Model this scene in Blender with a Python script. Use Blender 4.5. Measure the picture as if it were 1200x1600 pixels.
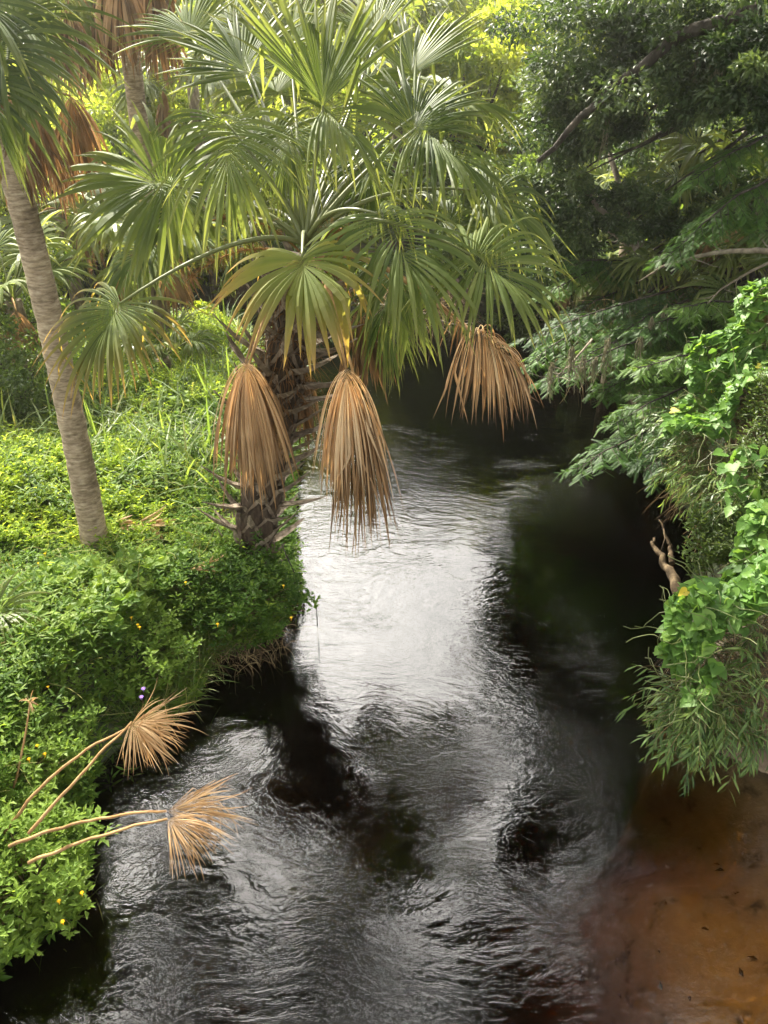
import bpy, math
import numpy as np
from mathutils import Vector

for o in list(bpy.data.objects): bpy.data.objects.remove(o)
SC = bpy.context.scene
COL = SC.collection
R = math.radians

# ------------------------------------------------------------------ camera, sky, sun, exposure
CAM_Z, PITCH, VFOV = 5.0, 30.0, 66.0
cam_d = bpy.data.cameras.new('camera'); cam = bpy.data.objects.new('camera', cam_d); COL.objects.link(cam)
cam.location = (0, 0, CAM_Z); cam.rotation_euler = (R(90 - PITCH), 0, 0)
cam_d.sensor_fit = 'VERTICAL'; cam_d.angle = R(VFOV); cam_d.clip_start = 0.05; cam_d.clip_end = 900
SC.camera = cam
SUN_EL, SUN_AZ = 43.0, -33.0            # elevation, azimuth from +Y towards +X
SKY_STRENGTH, SUN_STRENGTH, EXPOSURE = 0.125, 5.0, 1.88

world = bpy.data.worlds.new('World'); SC.world = world; world.use_nodes = True
wt = world.node_tree; wt.nodes.clear()
def wn(t, **k):
    n = wt.nodes.new(t)
    for a, v in k.items(): setattr(n, a, v)
    return n
sky = wn('ShaderNodeTexSky', sky_type='NISHITA', sun_disc=False, sun_elevation=R(SUN_EL), sun_rotation=R(SUN_AZ),
         air_density=1.0, dust_density=2.0, ozone_density=1.0, altitude=0)
wtc = wn('ShaderNodeTexCoord')
wno = wn('ShaderNodeTexNoise'); wno.inputs['Scale'].default_value = 2.3; wno.inputs['Detail'].default_value = 6
wno.inputs['Roughness'].default_value = .55; wno.inputs['Distortion'].default_value = .4
wr = wn('ShaderNodeValToRGB'); wr.color_ramp.elements[0].position = .30; wr.color_ramp.elements[1].position = .56
bw = wn('ShaderNodeRGBToBW')
cl = wn('ShaderNodeMath', operation='MULTIPLY_ADD'); cl.inputs[1].default_value = 22.0; cl.inputs[2].default_value = 4.6   # thin cloud, brighter round the sun and at the added lobe
cc = wn('ShaderNodeCombineColor')
mx = wn('ShaderNodeMix', data_type='RGBA')
bg = wn('ShaderNodeBackground'); bg.inputs['Strength'].default_value = SKY_STRENGTH
wo = wn('ShaderNodeOutputWorld')
L = wt.links.new
L(wtc.outputs['Generated'], wno.inputs['Vector']); L(wno.outputs['Fac'], wr.inputs['Fac'])
L(sky.outputs[0], bw.inputs[0]); 
sunv_ = (math.sin(R(SUN_AZ)) * math.cos(R(SUN_EL)), math.cos(R(SUN_AZ)) * math.cos(R(SUN_EL)), math.sin(R(SUN_EL)))
dt = wn('ShaderNodeVectorMath', operation='DOT_PRODUCT'); dt.inputs[1].default_value = sunv_; L(wtc.outputs['Generated'], dt.inputs[0])
mxx = wn('ShaderNodeMath', operation='MAXIMUM'); mxx.inputs[1].default_value = 0.0; L(dt.outputs['Value'], mxx.inputs[0])
pw_ = wn('ShaderNodeMath', operation='POWER'); pw_.inputs[1].default_value = 5.5; L(mxx.outputs[0], pw_.inputs[0])
nm_ = wn('ShaderNodeMapRange'); nm_.inputs['From Min'].default_value = .35; nm_.inputs['From Max'].default_value = .62; nm_.inputs['To Min'].default_value = .55; nm_.inputs['To Max'].default_value = 1.2; L(wno.outputs['Fac'], nm_.inputs['Value'])
pm2 = wn('ShaderNodeMath', operation='MULTIPLY'); L(pw_.outputs[0], pm2.inputs[0]); L(nm_.outputs[0], pm2.inputs[1])
ca_, ce_ = R(5), R(44)                                    # bright cloud lobe, added to whiten the reflection in the stream
d2 = wn('ShaderNodeVectorMath', operation='DOT_PRODUCT'); d2.inputs[1].default_value = (math.sin(ca_) * math.cos(ce_), math.cos(ca_) * math.cos(ce_), math.sin(ce_)); L(wtc.outputs['Generated'], d2.inputs[0])
m2_ = wn('ShaderNodeMath', operation='MAXIMUM'); m2_.inputs[1].default_value = 0.0; L(d2.outputs['Value'], m2_.inputs[0])
p2_ = wn('ShaderNodeMath', operation='POWER'); p2_.inputs[1].default_value = 11.0; L(m2_.outputs[0], p2_.inputs[0])
q2_ = wn('ShaderNodeMath', operation='MULTIPLY'); L(p2_.outputs[0], q2_.inputs[0]); L(nm_.outputs[0], q2_.inputs[1])
r2_ = wn('ShaderNodeMath', operation='MULTIPLY_ADD'); r2_.inputs[1].default_value = 1.45; L(q2_.outputs[0], r2_.inputs[0]); L(pm2.outputs[0], r2_.inputs[2]); L(r2_.outputs[0], cl.inputs[0])
for i, f in enumerate((1.0, .965, .90)):
    m_ = wn('ShaderNodeMath', operation='MULTIPLY'); m_.inputs[1].default_value = f; L(cl.outputs[0], m_.inputs[0]); L(m_.outputs[0], cc.inputs[i])
L(wr.outputs[0], mx.inputs['Factor']); L(sky.outputs[0], mx.inputs['A']); L(cc.outputs[0], mx.inputs['B'])
L(mx.outputs['Result'], bg.inputs['Color']); L(bg.outputs[0], wo.inputs['Surface'])

sun_d = bpy.data.lights.new('sun', 'SUN'); sun_d.energy = SUN_STRENGTH; sun_d.angle = R(0.6); sun_d.color = (1.0, .93, .80)
sun = bpy.data.objects.new('sun', sun_d); COL.objects.link(sun)
se, sa = R(SUN_EL), R(SUN_AZ)
SUNV = Vector((math.sin(sa) * math.cos(se), math.cos(sa) * math.cos(se), math.sin(se)))
sun.rotation_euler = SUNV.to_track_quat('Z', 'Y').to_euler(); sun.location = SUNV * 40
SC.view_settings.view_transform = 'Standard'; SC.view_settings.look = 'None'
SC.view_settings.exposure = EXPOSURE; SC.view_settings.gamma = 1
SC.cycles.max_bounces = 8; SC.cycles.transparent_max_bounces = 8
SC.cycles.diffuse_bounces = 3; SC.cycles.glossy_bounces = 3; SC.cycles.transmission_bounces = 4

# ------------------------------------------------------------------ picture <-> place
FPX = 800 / math.tan(R(VFOV / 2)); PR = R(PITCH)
FW = np.array([0, math.cos(PR), -math.sin(PR)]); UP = np.array([0, math.sin(PR), math.cos(PR)]); RT = np.array([1., 0, 0])
CAMP = np.array([0, 0, CAM_Z])
def at(px, py, d):                                   # a point d metres ahead of the camera
    return CAMP + d * (FW + (px - 600) / FPX * RT + (800 - py) / FPX * UP)
def onz(px, py, z=0.0):
    v = FW + (px - 600) / FPX * RT + (800 - py) / FPX * UP
    return CAMP + v * ((z - CAM_Z) / v[2])
def A(*v): return np.array(v, float)
def nrm(v): return v / np.maximum(np.linalg.norm(v, axis=-1, keepdims=True), 1e-9)
Z = A(0, 0, 1)

# ------------------------------------------------------------------ mesh collector
class G:
    def __init__(s): s.v = []; s.q = []; s.t = []; s.ti = []; s.tp = []; s.n = 0
    def add(s, v, quads=None, tris=None, tint=0.5, tip=0.0):
        v = np.asarray(v, float).reshape(-1, 3); k = len(v)
        if quads is not None and len(quads): s.q.append(np.asarray(quads, int).reshape(-1, 4) + s.n)
        if tris is not None and len(tris): s.t.append(np.asarray(tris, int).reshape(-1, 3) + s.n)
        s.v.append(v); s.ti.append(np.broadcast_to(np.asarray(tint, float), (k,)).copy()); s.tp.append(np.broadcast_to(np.asarray(tip, float), (k,)).copy()); s.n += k
    def batch(s, V, quads=None, tris=None, tint=0.5, tip=None):  # V (N,k,3) copies of one template
        N, k = V.shape[:2]
        if N == 0: return
        off = (np.arange(N) * k)[:, None, None]
        q = (np.asarray(quads, int)[None] + off).reshape(-1, 4) if quads is not None else None
        t = (np.asarray(tris, int)[None] + off).reshape(-1, 3) if tris is not None else None
        ti = np.repeat(np.broadcast_to(np.asarray(tint, float), (N,)), k)
        tp = np.tile(tip, N) if tip is not None else 0.0
        s.add(V.reshape(-1, 3), q, t, ti, tp)
    def build(s, name, mat, parent=None, smooth=True, origin=None):
        v = np.concatenate(s.v).astype(np.float32)
        if origin is not None: v = v - np.asarray(origin, np.float32)
        q = np.concatenate(s.q) if s.q else np.zeros((0, 4), int)
        t = np.concatenate(s.t) if s.t else np.zeros((0, 3), int)
        me = bpy.data.meshes.new(name)
        me.vertices.add(len(v)); me.vertices.foreach_set('co', v.ravel())
        loops = np.concatenate([q.ravel(), t.ravel()]).astype(np.int32)
        me.loops.add(len(loops)); me.loops.foreach_set('vertex_index', loops)
        nf = len(q) + len(t); me.polygons.add(nf)
        st = np.concatenate([np.arange(len(q)) * 4, len(q) * 4 + np.arange(len(t)) * 3]).astype(np.int32)
        me.polygons.foreach_set('loop_start', st)
        me.polygons.foreach_set('use_smooth', np.full(nf, smooth, bool))
        me.update(calc_edges=True)
        a = me.attributes.new('tint', 'FLOAT', 'POINT'); a.data.foreach_set('value', np.concatenate(s.ti).astype(np.float32))
        a = me.attributes.new('tip', 'FLOAT', 'POINT'); a.data.foreach_set('value', np.concatenate(s.tp).astype(np.float32))
        me.materials.append(mat)
        o = bpy.data.objects.new(name, me); COL.objects.link(o)
        if parent is not None: o.parent = parent
        if origin is not None: o.location = [float(c) for c in origin]
        return o

def thing(name, label, cat, loc=(0, 0, 0), group=None):
    o = bpy.data.objects.new(name, None); COL.objects.link(o); o.location = [float(c) for c in loc]; o.empty_display_size = .1
    o['label'] = label; o['category'] = cat
    if group: o['group'] = group
    return o
def tag(o, label, cat, group=None, kind=None):
    o['label'] = label; o['category'] = cat
    if group: o['group'] = group
    if kind: o['kind'] = kind
    return o

def tube(g, P, rad, sides=8, tint=.5, cap=True, tip=0.0):
    P = np.asarray(P, float); n = len(P); rad = np.broadcast_to(np.asarray(rad, float), (n,))
    T = nrm(np.gradient(P, axis=0)); ref = A(0, 0, 1) if abs(T[0][2]) < .9 else A(1, 0, 0)
    U = []; u = np.cross(T[0], ref); u /= np.linalg.norm(u)
    for i in range(n):
        u = u - T[i] * u.dot(T[i]); u /= max(np.linalg.norm(u), 1e-9); U.append(u.copy())
    U = np.array(U); W = np.cross(T, U); a = np.arange(sides) / sides * 2 * np.pi
    V = P[:, None] + rad[:, None, None] * (np.cos(a)[None, :, None] * U[:, None] + np.sin(a)[None, :, None] * W[:, None])
    i, j = np.meshgrid(np.arange(n - 1), np.arange(sides), indexing='ij'); j2 = (j + 1) % sides
    q = np.stack([i * sides + j, i * sides + j2, (i + 1) * sides + j2, (i + 1) * sides + j], -1).reshape(-1, 4)
    V = V.reshape(-1, 3); tr = []
    if cap:
        V = np.vstack([V, P[:1], P[-1:]]); c0, c1 = n * sides, n * sides + 1
        tr = [[c0, (k + 1) % sides, k] for k in range(sides)] + [[c1, (n - 1) * sides + k, (n - 1) * sides + (k + 1) % sides] for k in range(sides)]
    g.add(V, q, tr, tint, tip)
def bez(p0, p1, p2, n=10, p3=None):
    t = np.linspace(0, 1, n)[:, None]
    if p3 is None: return (1 - t) ** 2 * p0 + 2 * t * (1 - t) * p1 + t * t * p2
    return (1 - t) ** 3 * p0 + 3 * t * (1 - t) ** 2 * p1 + 3 * t * t * (1 - t) * p2 + t ** 3 * p3
def wobble(P, amp, rs, ends=False):
    n = len(P); w = rs.randn(n, 3) * amp
    w = (w + np.roll(w, 1, 0)) / 2
    w[0] = 0
    if ends: w[-1] = 0
    return P + w

# leaf templates: x along the leaf, z its normal
def T_ovate(w=.5, fold=.12):
    v = A([0, 0, 0], [.42, w / 2, fold], [.42, -w / 2, fold], [1, 0, -.12], [.45, 0, 0])
    return v, None, [[0, 4, 1], [1, 4, 3], [0, 2, 4], [2, 3, 4]]
def T_quad(w=.55):
    return A([0, 0, 0], [.5, w / 2, .06], [1, 0, -.05], [.5, -w / 2, .06]), [[0, 3, 2, 1]], None
def T_heart():
    pts = [[0, 0], [-.16, .2], [-.1, .42], [.15, .5], [.45, .38], [.75, .17], [1.0, 0], [.75, -.17], [.45, -.38], [.15, -.5], [-.1, -.42], [-.16, -.2]]
    v = [[.3, 0, -.05]] + [[x, y, .07 * abs(y) * 2 - .12 * max(0, x - .4)] for x, y in pts]
    return A(*v), None, [[0, 1 + i, 1 + (i + 1) % 12] for i in range(12)]
def T_blade(w=.04, bend=.5, n=4):
    v = []; q = []
    for k in range(n + 1):
        t = k / n; ww = w / 2 * (1 - t) ** .6 * (1 if k else .6)
        x = t * (1 - .25 * bend * t); z = -bend * .5 * t * t
        v += [[x, ww, z + .3 * ww], [x, -ww, z + .3 * ww]]
        if k: a = 2 * k; q.append([a - 2, a - 1, a + 1, a])
    return A(*v), q, None
def T_lance(w=.16):
    v = A([0, 0, 0], [.35, w / 2, .03], [.35, -w / 2, .03], [.7, w * .38, -.03], [.7, -w * .38, -.03], [1, 0, -.12])
    return v, [[0, 2, 1, 0][:4]][:0] + [[1, 2, 4, 3]], [[0, 2, 1], [3, 4, 5]]
def T_feather(n=9, ll=.17):
    v = []; t = []
    for k in range(n):
        x = (k + .5) / n; l = ll * (1 - .55 * x)
        for s in (1, -1):
            b = len(v); v += [[x - .022, 0, 0], [x + .034, 0, 0], [x + .05 + l * .3, s * l, -.03]]
            t.append([b, b + 1, b + 2] if s > 0 else [b, b + 2, b + 1])
    return A(*v), None, t
def T_fan(n=9, spread=75):
    v = []; t = []
    for k in range(n):
        a = R(-spread + 2 * spread * k / (n - 1)); c, s = math.cos(a), math.sin(a); l = .75 + .25 * math.cos(a)
        b = len(v); v += [[0, 0, 0], [.5 * l * math.cos(a - .1), .5 * l * math.sin(a - .1), .05], [.5 * l * math.cos(a + .1), .5 * l * math.sin(a + .1), .05], [l * c, l * s, -.22]]
        t += [[b, b + 1, b + 2], [b + 1, b + 3, b + 2]]
    return A(*v), None, t

def frames(ax, nn):
    ax = nrm(ax); nn = nrm(nn - ax * (nn * ax).sum(-1, keepdims=True)); return ax, np.cross(nn, ax), nn
def scatter(g, tpl, pos, ax, nn, size, tint, wmul=None):
    v, q, t = tpl; a, b, n = frames(ax, nn); size = np.broadcast_to(size, (len(pos),))
    wm = np.ones(len(pos)) if wmul is None else wmul
    V = pos[:, None] + size[:, None, None] * (v[None, :, 0, None] * a[:, None] + v[None, :, 1, None] * wm[:, None, None] * b[:, None] + v[None, :, 2, None] * n[:, None])
    g.batch(V, q, t, tint, tip=np.clip(v[:, 0], 0, 1))
def rdir(rs, n, bias=(0, 0, 0), flat=1.0):
    d = rs.randn(n, 3); d[:, 2] *= flat; return nrm(nrm(d) + np.asarray(bias, float))

# ------------------------------------------------------------------ materials
def mat(name):
    m = bpy.data.materials.new(name); m.use_nodes = True; nt = m.node_tree; nt.nodes.clear()
    def N(t, **k):
        n = nt.nodes.new(t)
        for a, v in k.items():
            if a.startswith('i_'): n.inputs[a[2:].replace('_', ' ')].default_value = v
            else: setattr(n, a, v)
        return n
    return m, nt, N, nt.links.new
def ramp(N, stops):
    r = N('ShaderNodeValToRGB'); e = r.color_ramp.elements
    while len(e) > 1: e.remove(e[-1])
    e[0].position = stops[0][0]; e[0].color = (*stops[0][1], 1)
    for p, c in stops[1:]:
        x = e.new(p); x.color = (*c, 1)
    return r
def leaf_mat(name, stops, trans=.4, rough=.45, spec=.4, tipc=None, tipamt=.0, tsat=(1.25, 1.15, .6), nscale=9.0, namp=.35):
    m, nt, N, L = mat(name)
    a = N('ShaderNodeAttribute', attribute_name='tint'); tc = N('ShaderNodeTexCoord')
    no = N('ShaderNodeTexNoise', i_Scale=nscale, i_Detail=3.0)
    ma = N('ShaderNodeMath', operation='MULTIPLY_ADD'); ma.inputs[1].default_value = namp
    sb = N('ShaderNodeMath', operation='SUBTRACT'); sb.inputs[1].default_value = .5
    L(tc.outputs['Object'], no.inputs['Vector']); L(no.outputs['Fac'], sb.inputs[0]); L(sb.outputs[0], ma.inputs[0]); L(a.outputs['Fac'], ma.inputs[2])
    r = ramp(N, stops); L(ma.outputs[0], r.inputs['Fac']); col = r.outputs[0]
    if tipc:
        b = N('ShaderNodeAttribute', attribute_name='tip')
        pw = N('ShaderNodeMath', operation='POWER'); pw.inputs[1].default_value = 3.0
        mu = N('ShaderNodeMath', operation='MULTIPLY'); mu.inputs[1].default_value = tipamt
        L(b.outputs['Fac'], pw.inputs[0]); L(pw.outputs[0], mu.inputs[0])
        mi = N('ShaderNodeMix', data_type='RGBA'); mi.inputs['B'].default_value = (*tipc, 1)
        L(mu.outputs[0], mi.inputs['Factor']); L(col, mi.inputs['A']); col = mi.outputs['Result']
    p = N('ShaderNodeBsdfPrincipled'); p.inputs['Roughness'].default_value = rough; p.inputs['Specular IOR Level'].default_value = spec
    L(col, p.inputs['Base Color'])
    tm = N('ShaderNodeMix', data_type='RGBA', blend_type='MULTIPLY'); tm.inputs['Factor'].default_value = 1; tm.inputs['B'].default_value = (*[c * 1.6 for c in tsat], 1); tm.clamp_result = True
    L(col, tm.inputs['A'])
    t = N('ShaderNodeBsdfTranslucent'); L(tm.outputs['Result'], t.inputs['Color'])
    ms = N('ShaderNodeMixShader'); ms.inputs[0].default_value = trans; L(p.outputs[0], ms.inputs[1]); L(t.outputs[0], ms.inputs[2])
    o = N('ShaderNodeOutputMaterial'); L(ms.outputs[0], o.inputs[0]); return m
def bark_mat(name, c0, c1, c2, scale=6.0, stretch=(1, 1, .3), bump=.6, rings=None):
    m, nt, N, L = mat(name)
    tc = N('ShaderNodeTexCoord'); mp = N('ShaderNodeMapping'); mp.inputs['Scale'].default_value = stretch
    L(tc.outputs['Object'], mp.inputs['Vector'])
    no = N('ShaderNodeTexNoise', i_Scale=scale, i_Detail=8.0, i_Roughness=.65); L(mp.outputs[0], no.inputs['Vector'])
    fac = no.outputs['Fac']
    if rings:
        wv = N('ShaderNodeTexWave', wave_type='BANDS', bands_direction='Z', i_Scale=rings, i_Distortion=5.5, i_Detail=5.0); wv.inputs['Detail Scale'].default_value = 1.3
        L(tc.outputs['Object'], wv.inputs['Vector'])
        mi = N('ShaderNodeMix', data_type='FLOAT'); mi.inputs['Factor'].default_value = .16
        L(no.outputs['Fac'], mi.inputs['A']); L(wv.outputs['Fac'], mi.inputs['B']); fac = mi.outputs['Result']
    r = ramp(N, [(.28, c0), (.5, c1), (.72, c2)]); L(fac, r.inputs['Fac'])
    n2_ = N('ShaderNodeTexNoise', i_Scale=scale * .22, i_Detail=5.0, i_Roughness=.7); L(tc.outputs['Object'], n2_.inputs['Vector'])
    r2_ = ramp(N, [(.35, (.42, .40, .36)), (.5, (.9, .9, .9)), (.68, (1.0, 1.0, .95))]); L(n2_.outputs['Fac'], r2_.inputs['Fac'])
    mm_ = N('ShaderNodeMix', data_type='RGBA', blend_type='MULTIPLY'); mm_.inputs['Factor'].default_value = .85; L(r.outputs[0], mm_.inputs['A']); L(r2_.outputs[0], mm_.inputs['B'])
    b = N('ShaderNodeBump', i_Strength=bump, i_Distance=.03); L(fac, b.inputs['Height'])
    p = N('ShaderNodeBsdfPrincipled', i_Roughness=.85); p.inputs['Specular IOR Level'].default_value = .2
    L(mm_.outputs['Result'], p.inputs['Base Color']); L(b.outputs[0], p.inputs['Normal'])
    o = N('ShaderNodeOutputMaterial'); L(p.outputs[0], o.inputs[0]); return m

M = {}
M['palm'] = leaf_mat('palm_leaf', [(0, (.042, .077, .020)), (.5, (.118, .165, .044)), (1, (.22, .26, .085))], trans=.45, rough=.55, spec=.25, tipc=(.28, .24, .09), tipamt=.38, nscale=3, namp=.3)
M['palm_yellow'] = leaf_mat('palm_leaf_yellowing', [(0, (.06, .095, .02)), (.5, (.14, .18, .04)), (1, (.24, .25, .07))], trans=.42, rough=.5, spec=.28, tipc=(.40, .25, .09), tipamt=1.0, nscale=3, namp=.3)
M['palm_far'] = leaf_mat('palm_leaf_distant', [(0, (.07, .11, .022)), (1, (.17, .21, .055))], trans=.5, rough=.45, tipc=(.25, .2, .08), tipamt=.4, nscale=2)
M['petiole'] = leaf_mat('petiole_green', [(0, (.09, .12, .035)), (1, (.17, .18, .06))], trans=.1, rough=.4, namp=.2)
M['dead'] = leaf_mat('dead_frond', [(0, (.085, .052, .026)), (.45, (.32, .195, .092)), (.8, (.54, .36, .19)), (1, (.68, .52, .32))], trans=.25, rough=.6, spec=.25, tsat=(1.1, .9, .6), tipc=(.12, .075, .04), tipamt=.8, nscale=5, namp=.55)
M['dead_tan'] = leaf_mat('dead_frond_tan', [(0, (.22, .13, .06)), (.5, (.42, .27, .13)), (1, (.58, .42, .23))], trans=.25, rough=.55, spec=.25, tsat=(1.1, .9, .6), tipc=(.28, .16, .08), tipamt=.4, nscale=5, namp=.5)
M['dead_stalk'] = bark_mat('dead_stalk', (.22, .12, .05), (.38, .23, .10), (.50, .33, .17), 14, bump=.2)
M['boot'] = bark_mat('palm_boot', (.045, .034, .022), (.20, .155, .11), (.42, .35, .26), 16, bump=.5)
M['fibre'] = leaf_mat('palm_fibre', [(0, (.05, .03, .015)), (1, (.24, .13, .05))], trans=.15, rough=.8, spec=.1, tsat=(1, .8, .5))
M['stalk'] = leaf_mat('flower_stalk', [(0, (.16, .09, .03)), (1, (.36, .22, .07))], trans=.3, rough=.8, spec=.1)
M['trunk_core'] = bark_mat('palm_trunk_core', (.02, .014, .009), (.06, .042, .028), (.12, .09, .06), 20)
M['smooth_trunk'] = bark_mat('smooth_palm_trunk', (.13, .10, .065), (.36, .28, .19), (.60, .50, .37), 9, stretch=(1, 1, 4.5), bump=1.0)
M['oak_bark'] = bark_mat('oak_bark', (.015, .012, .009), (.05, .042, .034), (.12, .10, .08), 10)
M['pale_bark'] = bark_mat('pale_bark', (.10, .085, .06), (.24, .20, .15), (.40, .35, .27), 12)
M['drift'] = bark_mat('driftwood', (.025, .018, .01), (.08, .055, .03), (.19, .14, .08), 18, stretch=(1, 1, .25))
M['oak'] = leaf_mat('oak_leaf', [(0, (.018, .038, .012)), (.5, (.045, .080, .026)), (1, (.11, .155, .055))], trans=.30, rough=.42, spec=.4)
M['lime'] = leaf_mat('lit_leaf', [(0, (.09, .14, .018)), (.5, (.20, .26, .035)), (1, (.32, .36, .07))], trans=.62, rough=.5)  # sunlit brightness of the background foliage is put into this colour
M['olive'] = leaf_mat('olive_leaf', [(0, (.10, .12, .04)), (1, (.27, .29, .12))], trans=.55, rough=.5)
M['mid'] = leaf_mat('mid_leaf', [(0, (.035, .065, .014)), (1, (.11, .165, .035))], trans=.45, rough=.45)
M['ground_leaf'] = leaf_mat('ground_leaf', [(0, (.038, .085, .014)), (.5, (.085, .160, .022)), (1, (.19, .265, .040))], trans=.45, rough=.55, spec=.22, nscale=1.2, namp=.5)
M['bright_leaf'] = leaf_mat('bright_ground_leaf', [(0, (.08, .15, .02)), (1, (.20, .29, .05))], trans=.45, rough=.55, spec=.25, nscale=2)
M['painted_sun_leaf'] = leaf_mat('painted_sun_ground_leaf', [(0, (.12, .20, .02)), (1, (.30, .38, .05))], trans=.55, rough=.55, spec=.2, nscale=2)  # brighter leaf colour standing in for sunlight on the creepers
M['grass'] = leaf_mat('grass', [(0, (.07, .12, .025)), (.6, (.13, .19, .045)), (1, (.26, .26, .09))], trans=.45, rough=.5)
M['vine'] = leaf_mat('vine_leaf', [(0, (.055, .125, .028)), (.55, (.115, .225, .045)), (.93, (.21, .34, .07)), (1, (.42, .34, .03))], trans=.38, rough=.5, spec=.3, namp=.12)
M['bamboo'] = leaf_mat('slender_leaf', [(0, (.035, .075, .018)), (.6, (.10, .17, .04)), (1, (.24, .32, .09))], trans=.35, rough=.45)
M['cypress'] = leaf_mat('cypress_leaf', [(0, (.035, .085, .02)), (.5, (.075, .16, .032)), (1, (.15, .26, .05))], trans=.45, rough=.5)
M['moss'] = leaf_mat('spanish_moss', [(0, (.12, .11, .07)), (1, (.30, .28, .19))], trans=.3, rough=.9, spec=.1, tsat=(1, .95, .8))
M['twigs'] = leaf_mat('dry_stems', [(0, (.07, .045, .025)), (.6, (.20, .145, .075)), (1, (.38, .29, .15))], trans=.2, rough=.8, spec=.1, tsat=(1, .9, .7))
M['yellow'] = leaf_mat('yellow_petal', [(0, (.75, .48, .02)), (1, (.85, .62, .03))], trans=.3, rough=.6, tsat=(1, .9, .5))
M['purple'] = leaf_mat('purple_petal', [(0, (.32, .20, .55)), (1, (.42, .28, .62))], trans=.3, rough=.6, tsat=(.6, .5, .7))

# ground
m, nt, N, L = mat('soil'); tc = N('ShaderNodeTexCoord')
n1 = N('ShaderNodeTexNoise', i_Scale=3.0, i_Detail=10.0, i_Roughness=.7); n2 = N('ShaderNodeTexNoise', i_Scale=.7, i_Detail=4.0)
L(tc.outputs['Object'], n1.inputs['Vector']); L(tc.outputs['Object'], n2.inputs['Vector'])
r1 = ramp(N, [(.3, (.030, .022, .013)), (.55, (.11, .08, .05)), (.75, (.22, .17, .11))]); L(n1.outputs['Fac'], r1.inputs['Fac'])
r2 = ramp(N, [(.4, (.02, .035, .010)), (.6, (.06, .075, .03))]); L(n1.outputs['Fac'], r2.inputs['Fac'])
g1 = ramp(N, [(.42, (0, 0, 0)), (.55, (1, 1, 1))]); L(n2.outputs['Fac'], g1.inputs['Fac'])
mi = N('ShaderNodeMix', data_type='RGBA'); L(g1.outputs[0], mi.inputs['Factor']); L(r1.outputs[0], mi.inputs['A']); L(r2.outputs[0], mi.inputs['B'])
# sandy bed below the waterline, peat dark above
geo = N('ShaderNodeNewGeometry'); sx = N('ShaderNodeSeparateXYZ'); L(geo.outputs['Position'], sx.inputs[0])
mr = N('ShaderNodeMapRange'); mr.inputs['From Min'].default_value = .02; mr.inputs['From Max'].default_value = -.06; L(sx.outputs['Z'], mr.inputs['Value'])
n3 = N('ShaderNodeTexNoise', i_Scale=5.0, i_Detail=9.0, i_Roughness=.6); L(tc.outputs['Object'], n3.inputs['Vector'])
r3 = ramp(N, [(.3, (.14, .095, .05)), (.42, (.46, .34, .19)), (.7, (.60, .46, .28))]); L(n3.outputs['Fac'], r3.inputs['Fac'])
mud = N('ShaderNodeMapRange', interpolation_type='SMOOTHSTEP'); mud.inputs['From Min'].default_value = .6; mud.inputs['From Max'].default_value = 1.9; L(sx.outputs['X'], mud.inputs['Value'])
mm = N('ShaderNodeMix', data_type='RGBA'); mm.inputs['A'].default_value = (.022, .016, .010, 1); mdy = N('ShaderNodeMapRange', interpolation_type='SMOOTHSTEP'); mdy.inputs['From Min'].default_value = 5.6; mdy.inputs['From Max'].default_value = 3.6; L(sx.outputs['Y'], mdy.inputs['Value'])
mdm = N('ShaderNodeMath', operation='MULTIPLY'); L(mud.outputs[0], mdm.inputs[0]); L(mdy.outputs[0], mdm.inputs[1]); L(mdm.outputs[0], mm.inputs['Factor']); L(r3.outputs[0], mm.inputs['B']); r3 = mm
m2 = N('ShaderNodeMix', data_type='RGBA'); L(mr.outputs[0], m2.inputs['Factor']); L(mi.outputs['Result'], m2.inputs['A']); L(r3.outputs['Result'], m2.inputs['B'])
b = N('ShaderNodeBump', i_Strength=.8, i_Distance=.05); L(n1.outputs['Fac'], b.inputs['Height'])
p = N('ShaderNodeBsdfPrincipled', i_Roughness=.9); L(m2.outputs['Result'], p.inputs['Base Color']); L(b.outputs[0], p.inputs['Normal'])
o = N('ShaderNodeOutputMaterial'); L(p.outputs[0], o.inputs[0]); M['soil'] = m

# water: tea-dark tannin stream with rippled surface
m, nt, N, L = mat('tannin_water'); tc = N('ShaderNodeTexCoord')
wp = N('ShaderNodeTexNoise', i_Scale=.45, i_Detail=2.0); L(tc.outputs['Object'], wp.inputs['Vector'])
vs = N('ShaderNodeVectorMath', operation='SCALE'); vs.inputs['Scale'].default_value = 1.4; L(wp.outputs['Color'], vs.inputs[0])
va = N('ShaderNodeVectorMath', operation='ADD'); L(tc.outputs['Object'], va.inputs[0]); L(vs.outputs[0], va.inputs[1])
mp = N('ShaderNodeMapping'); mp.inputs['Scale'].default_value = (1, 1.7, 1); mp.inputs['Rotation'].default_value = (0, 0, R(12)); L(va.outputs[0], mp.inputs['Vector'])
w1 = N('ShaderNodeTexNoise', i_Scale=1.6, i_Detail=2.0, i_Roughness=.5, i_Distortion=.8); L(mp.outputs[0], w1.inputs['Vector'])
w2 = N('ShaderNodeTexNoise', i_Scale=7.0, i_Detail=3.0, i_Roughness=.55, i_Distortion=1.0); L(mp.outputs[0], w2.inputs['Vector'])
w3 = N('ShaderNodeTexNoise', i_Scale=22.0, i_Detail=2.0, i_Roughness=.5, i_Distortion=.4); L(mp.outputs[0], w3.inputs['Vector'])
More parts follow.
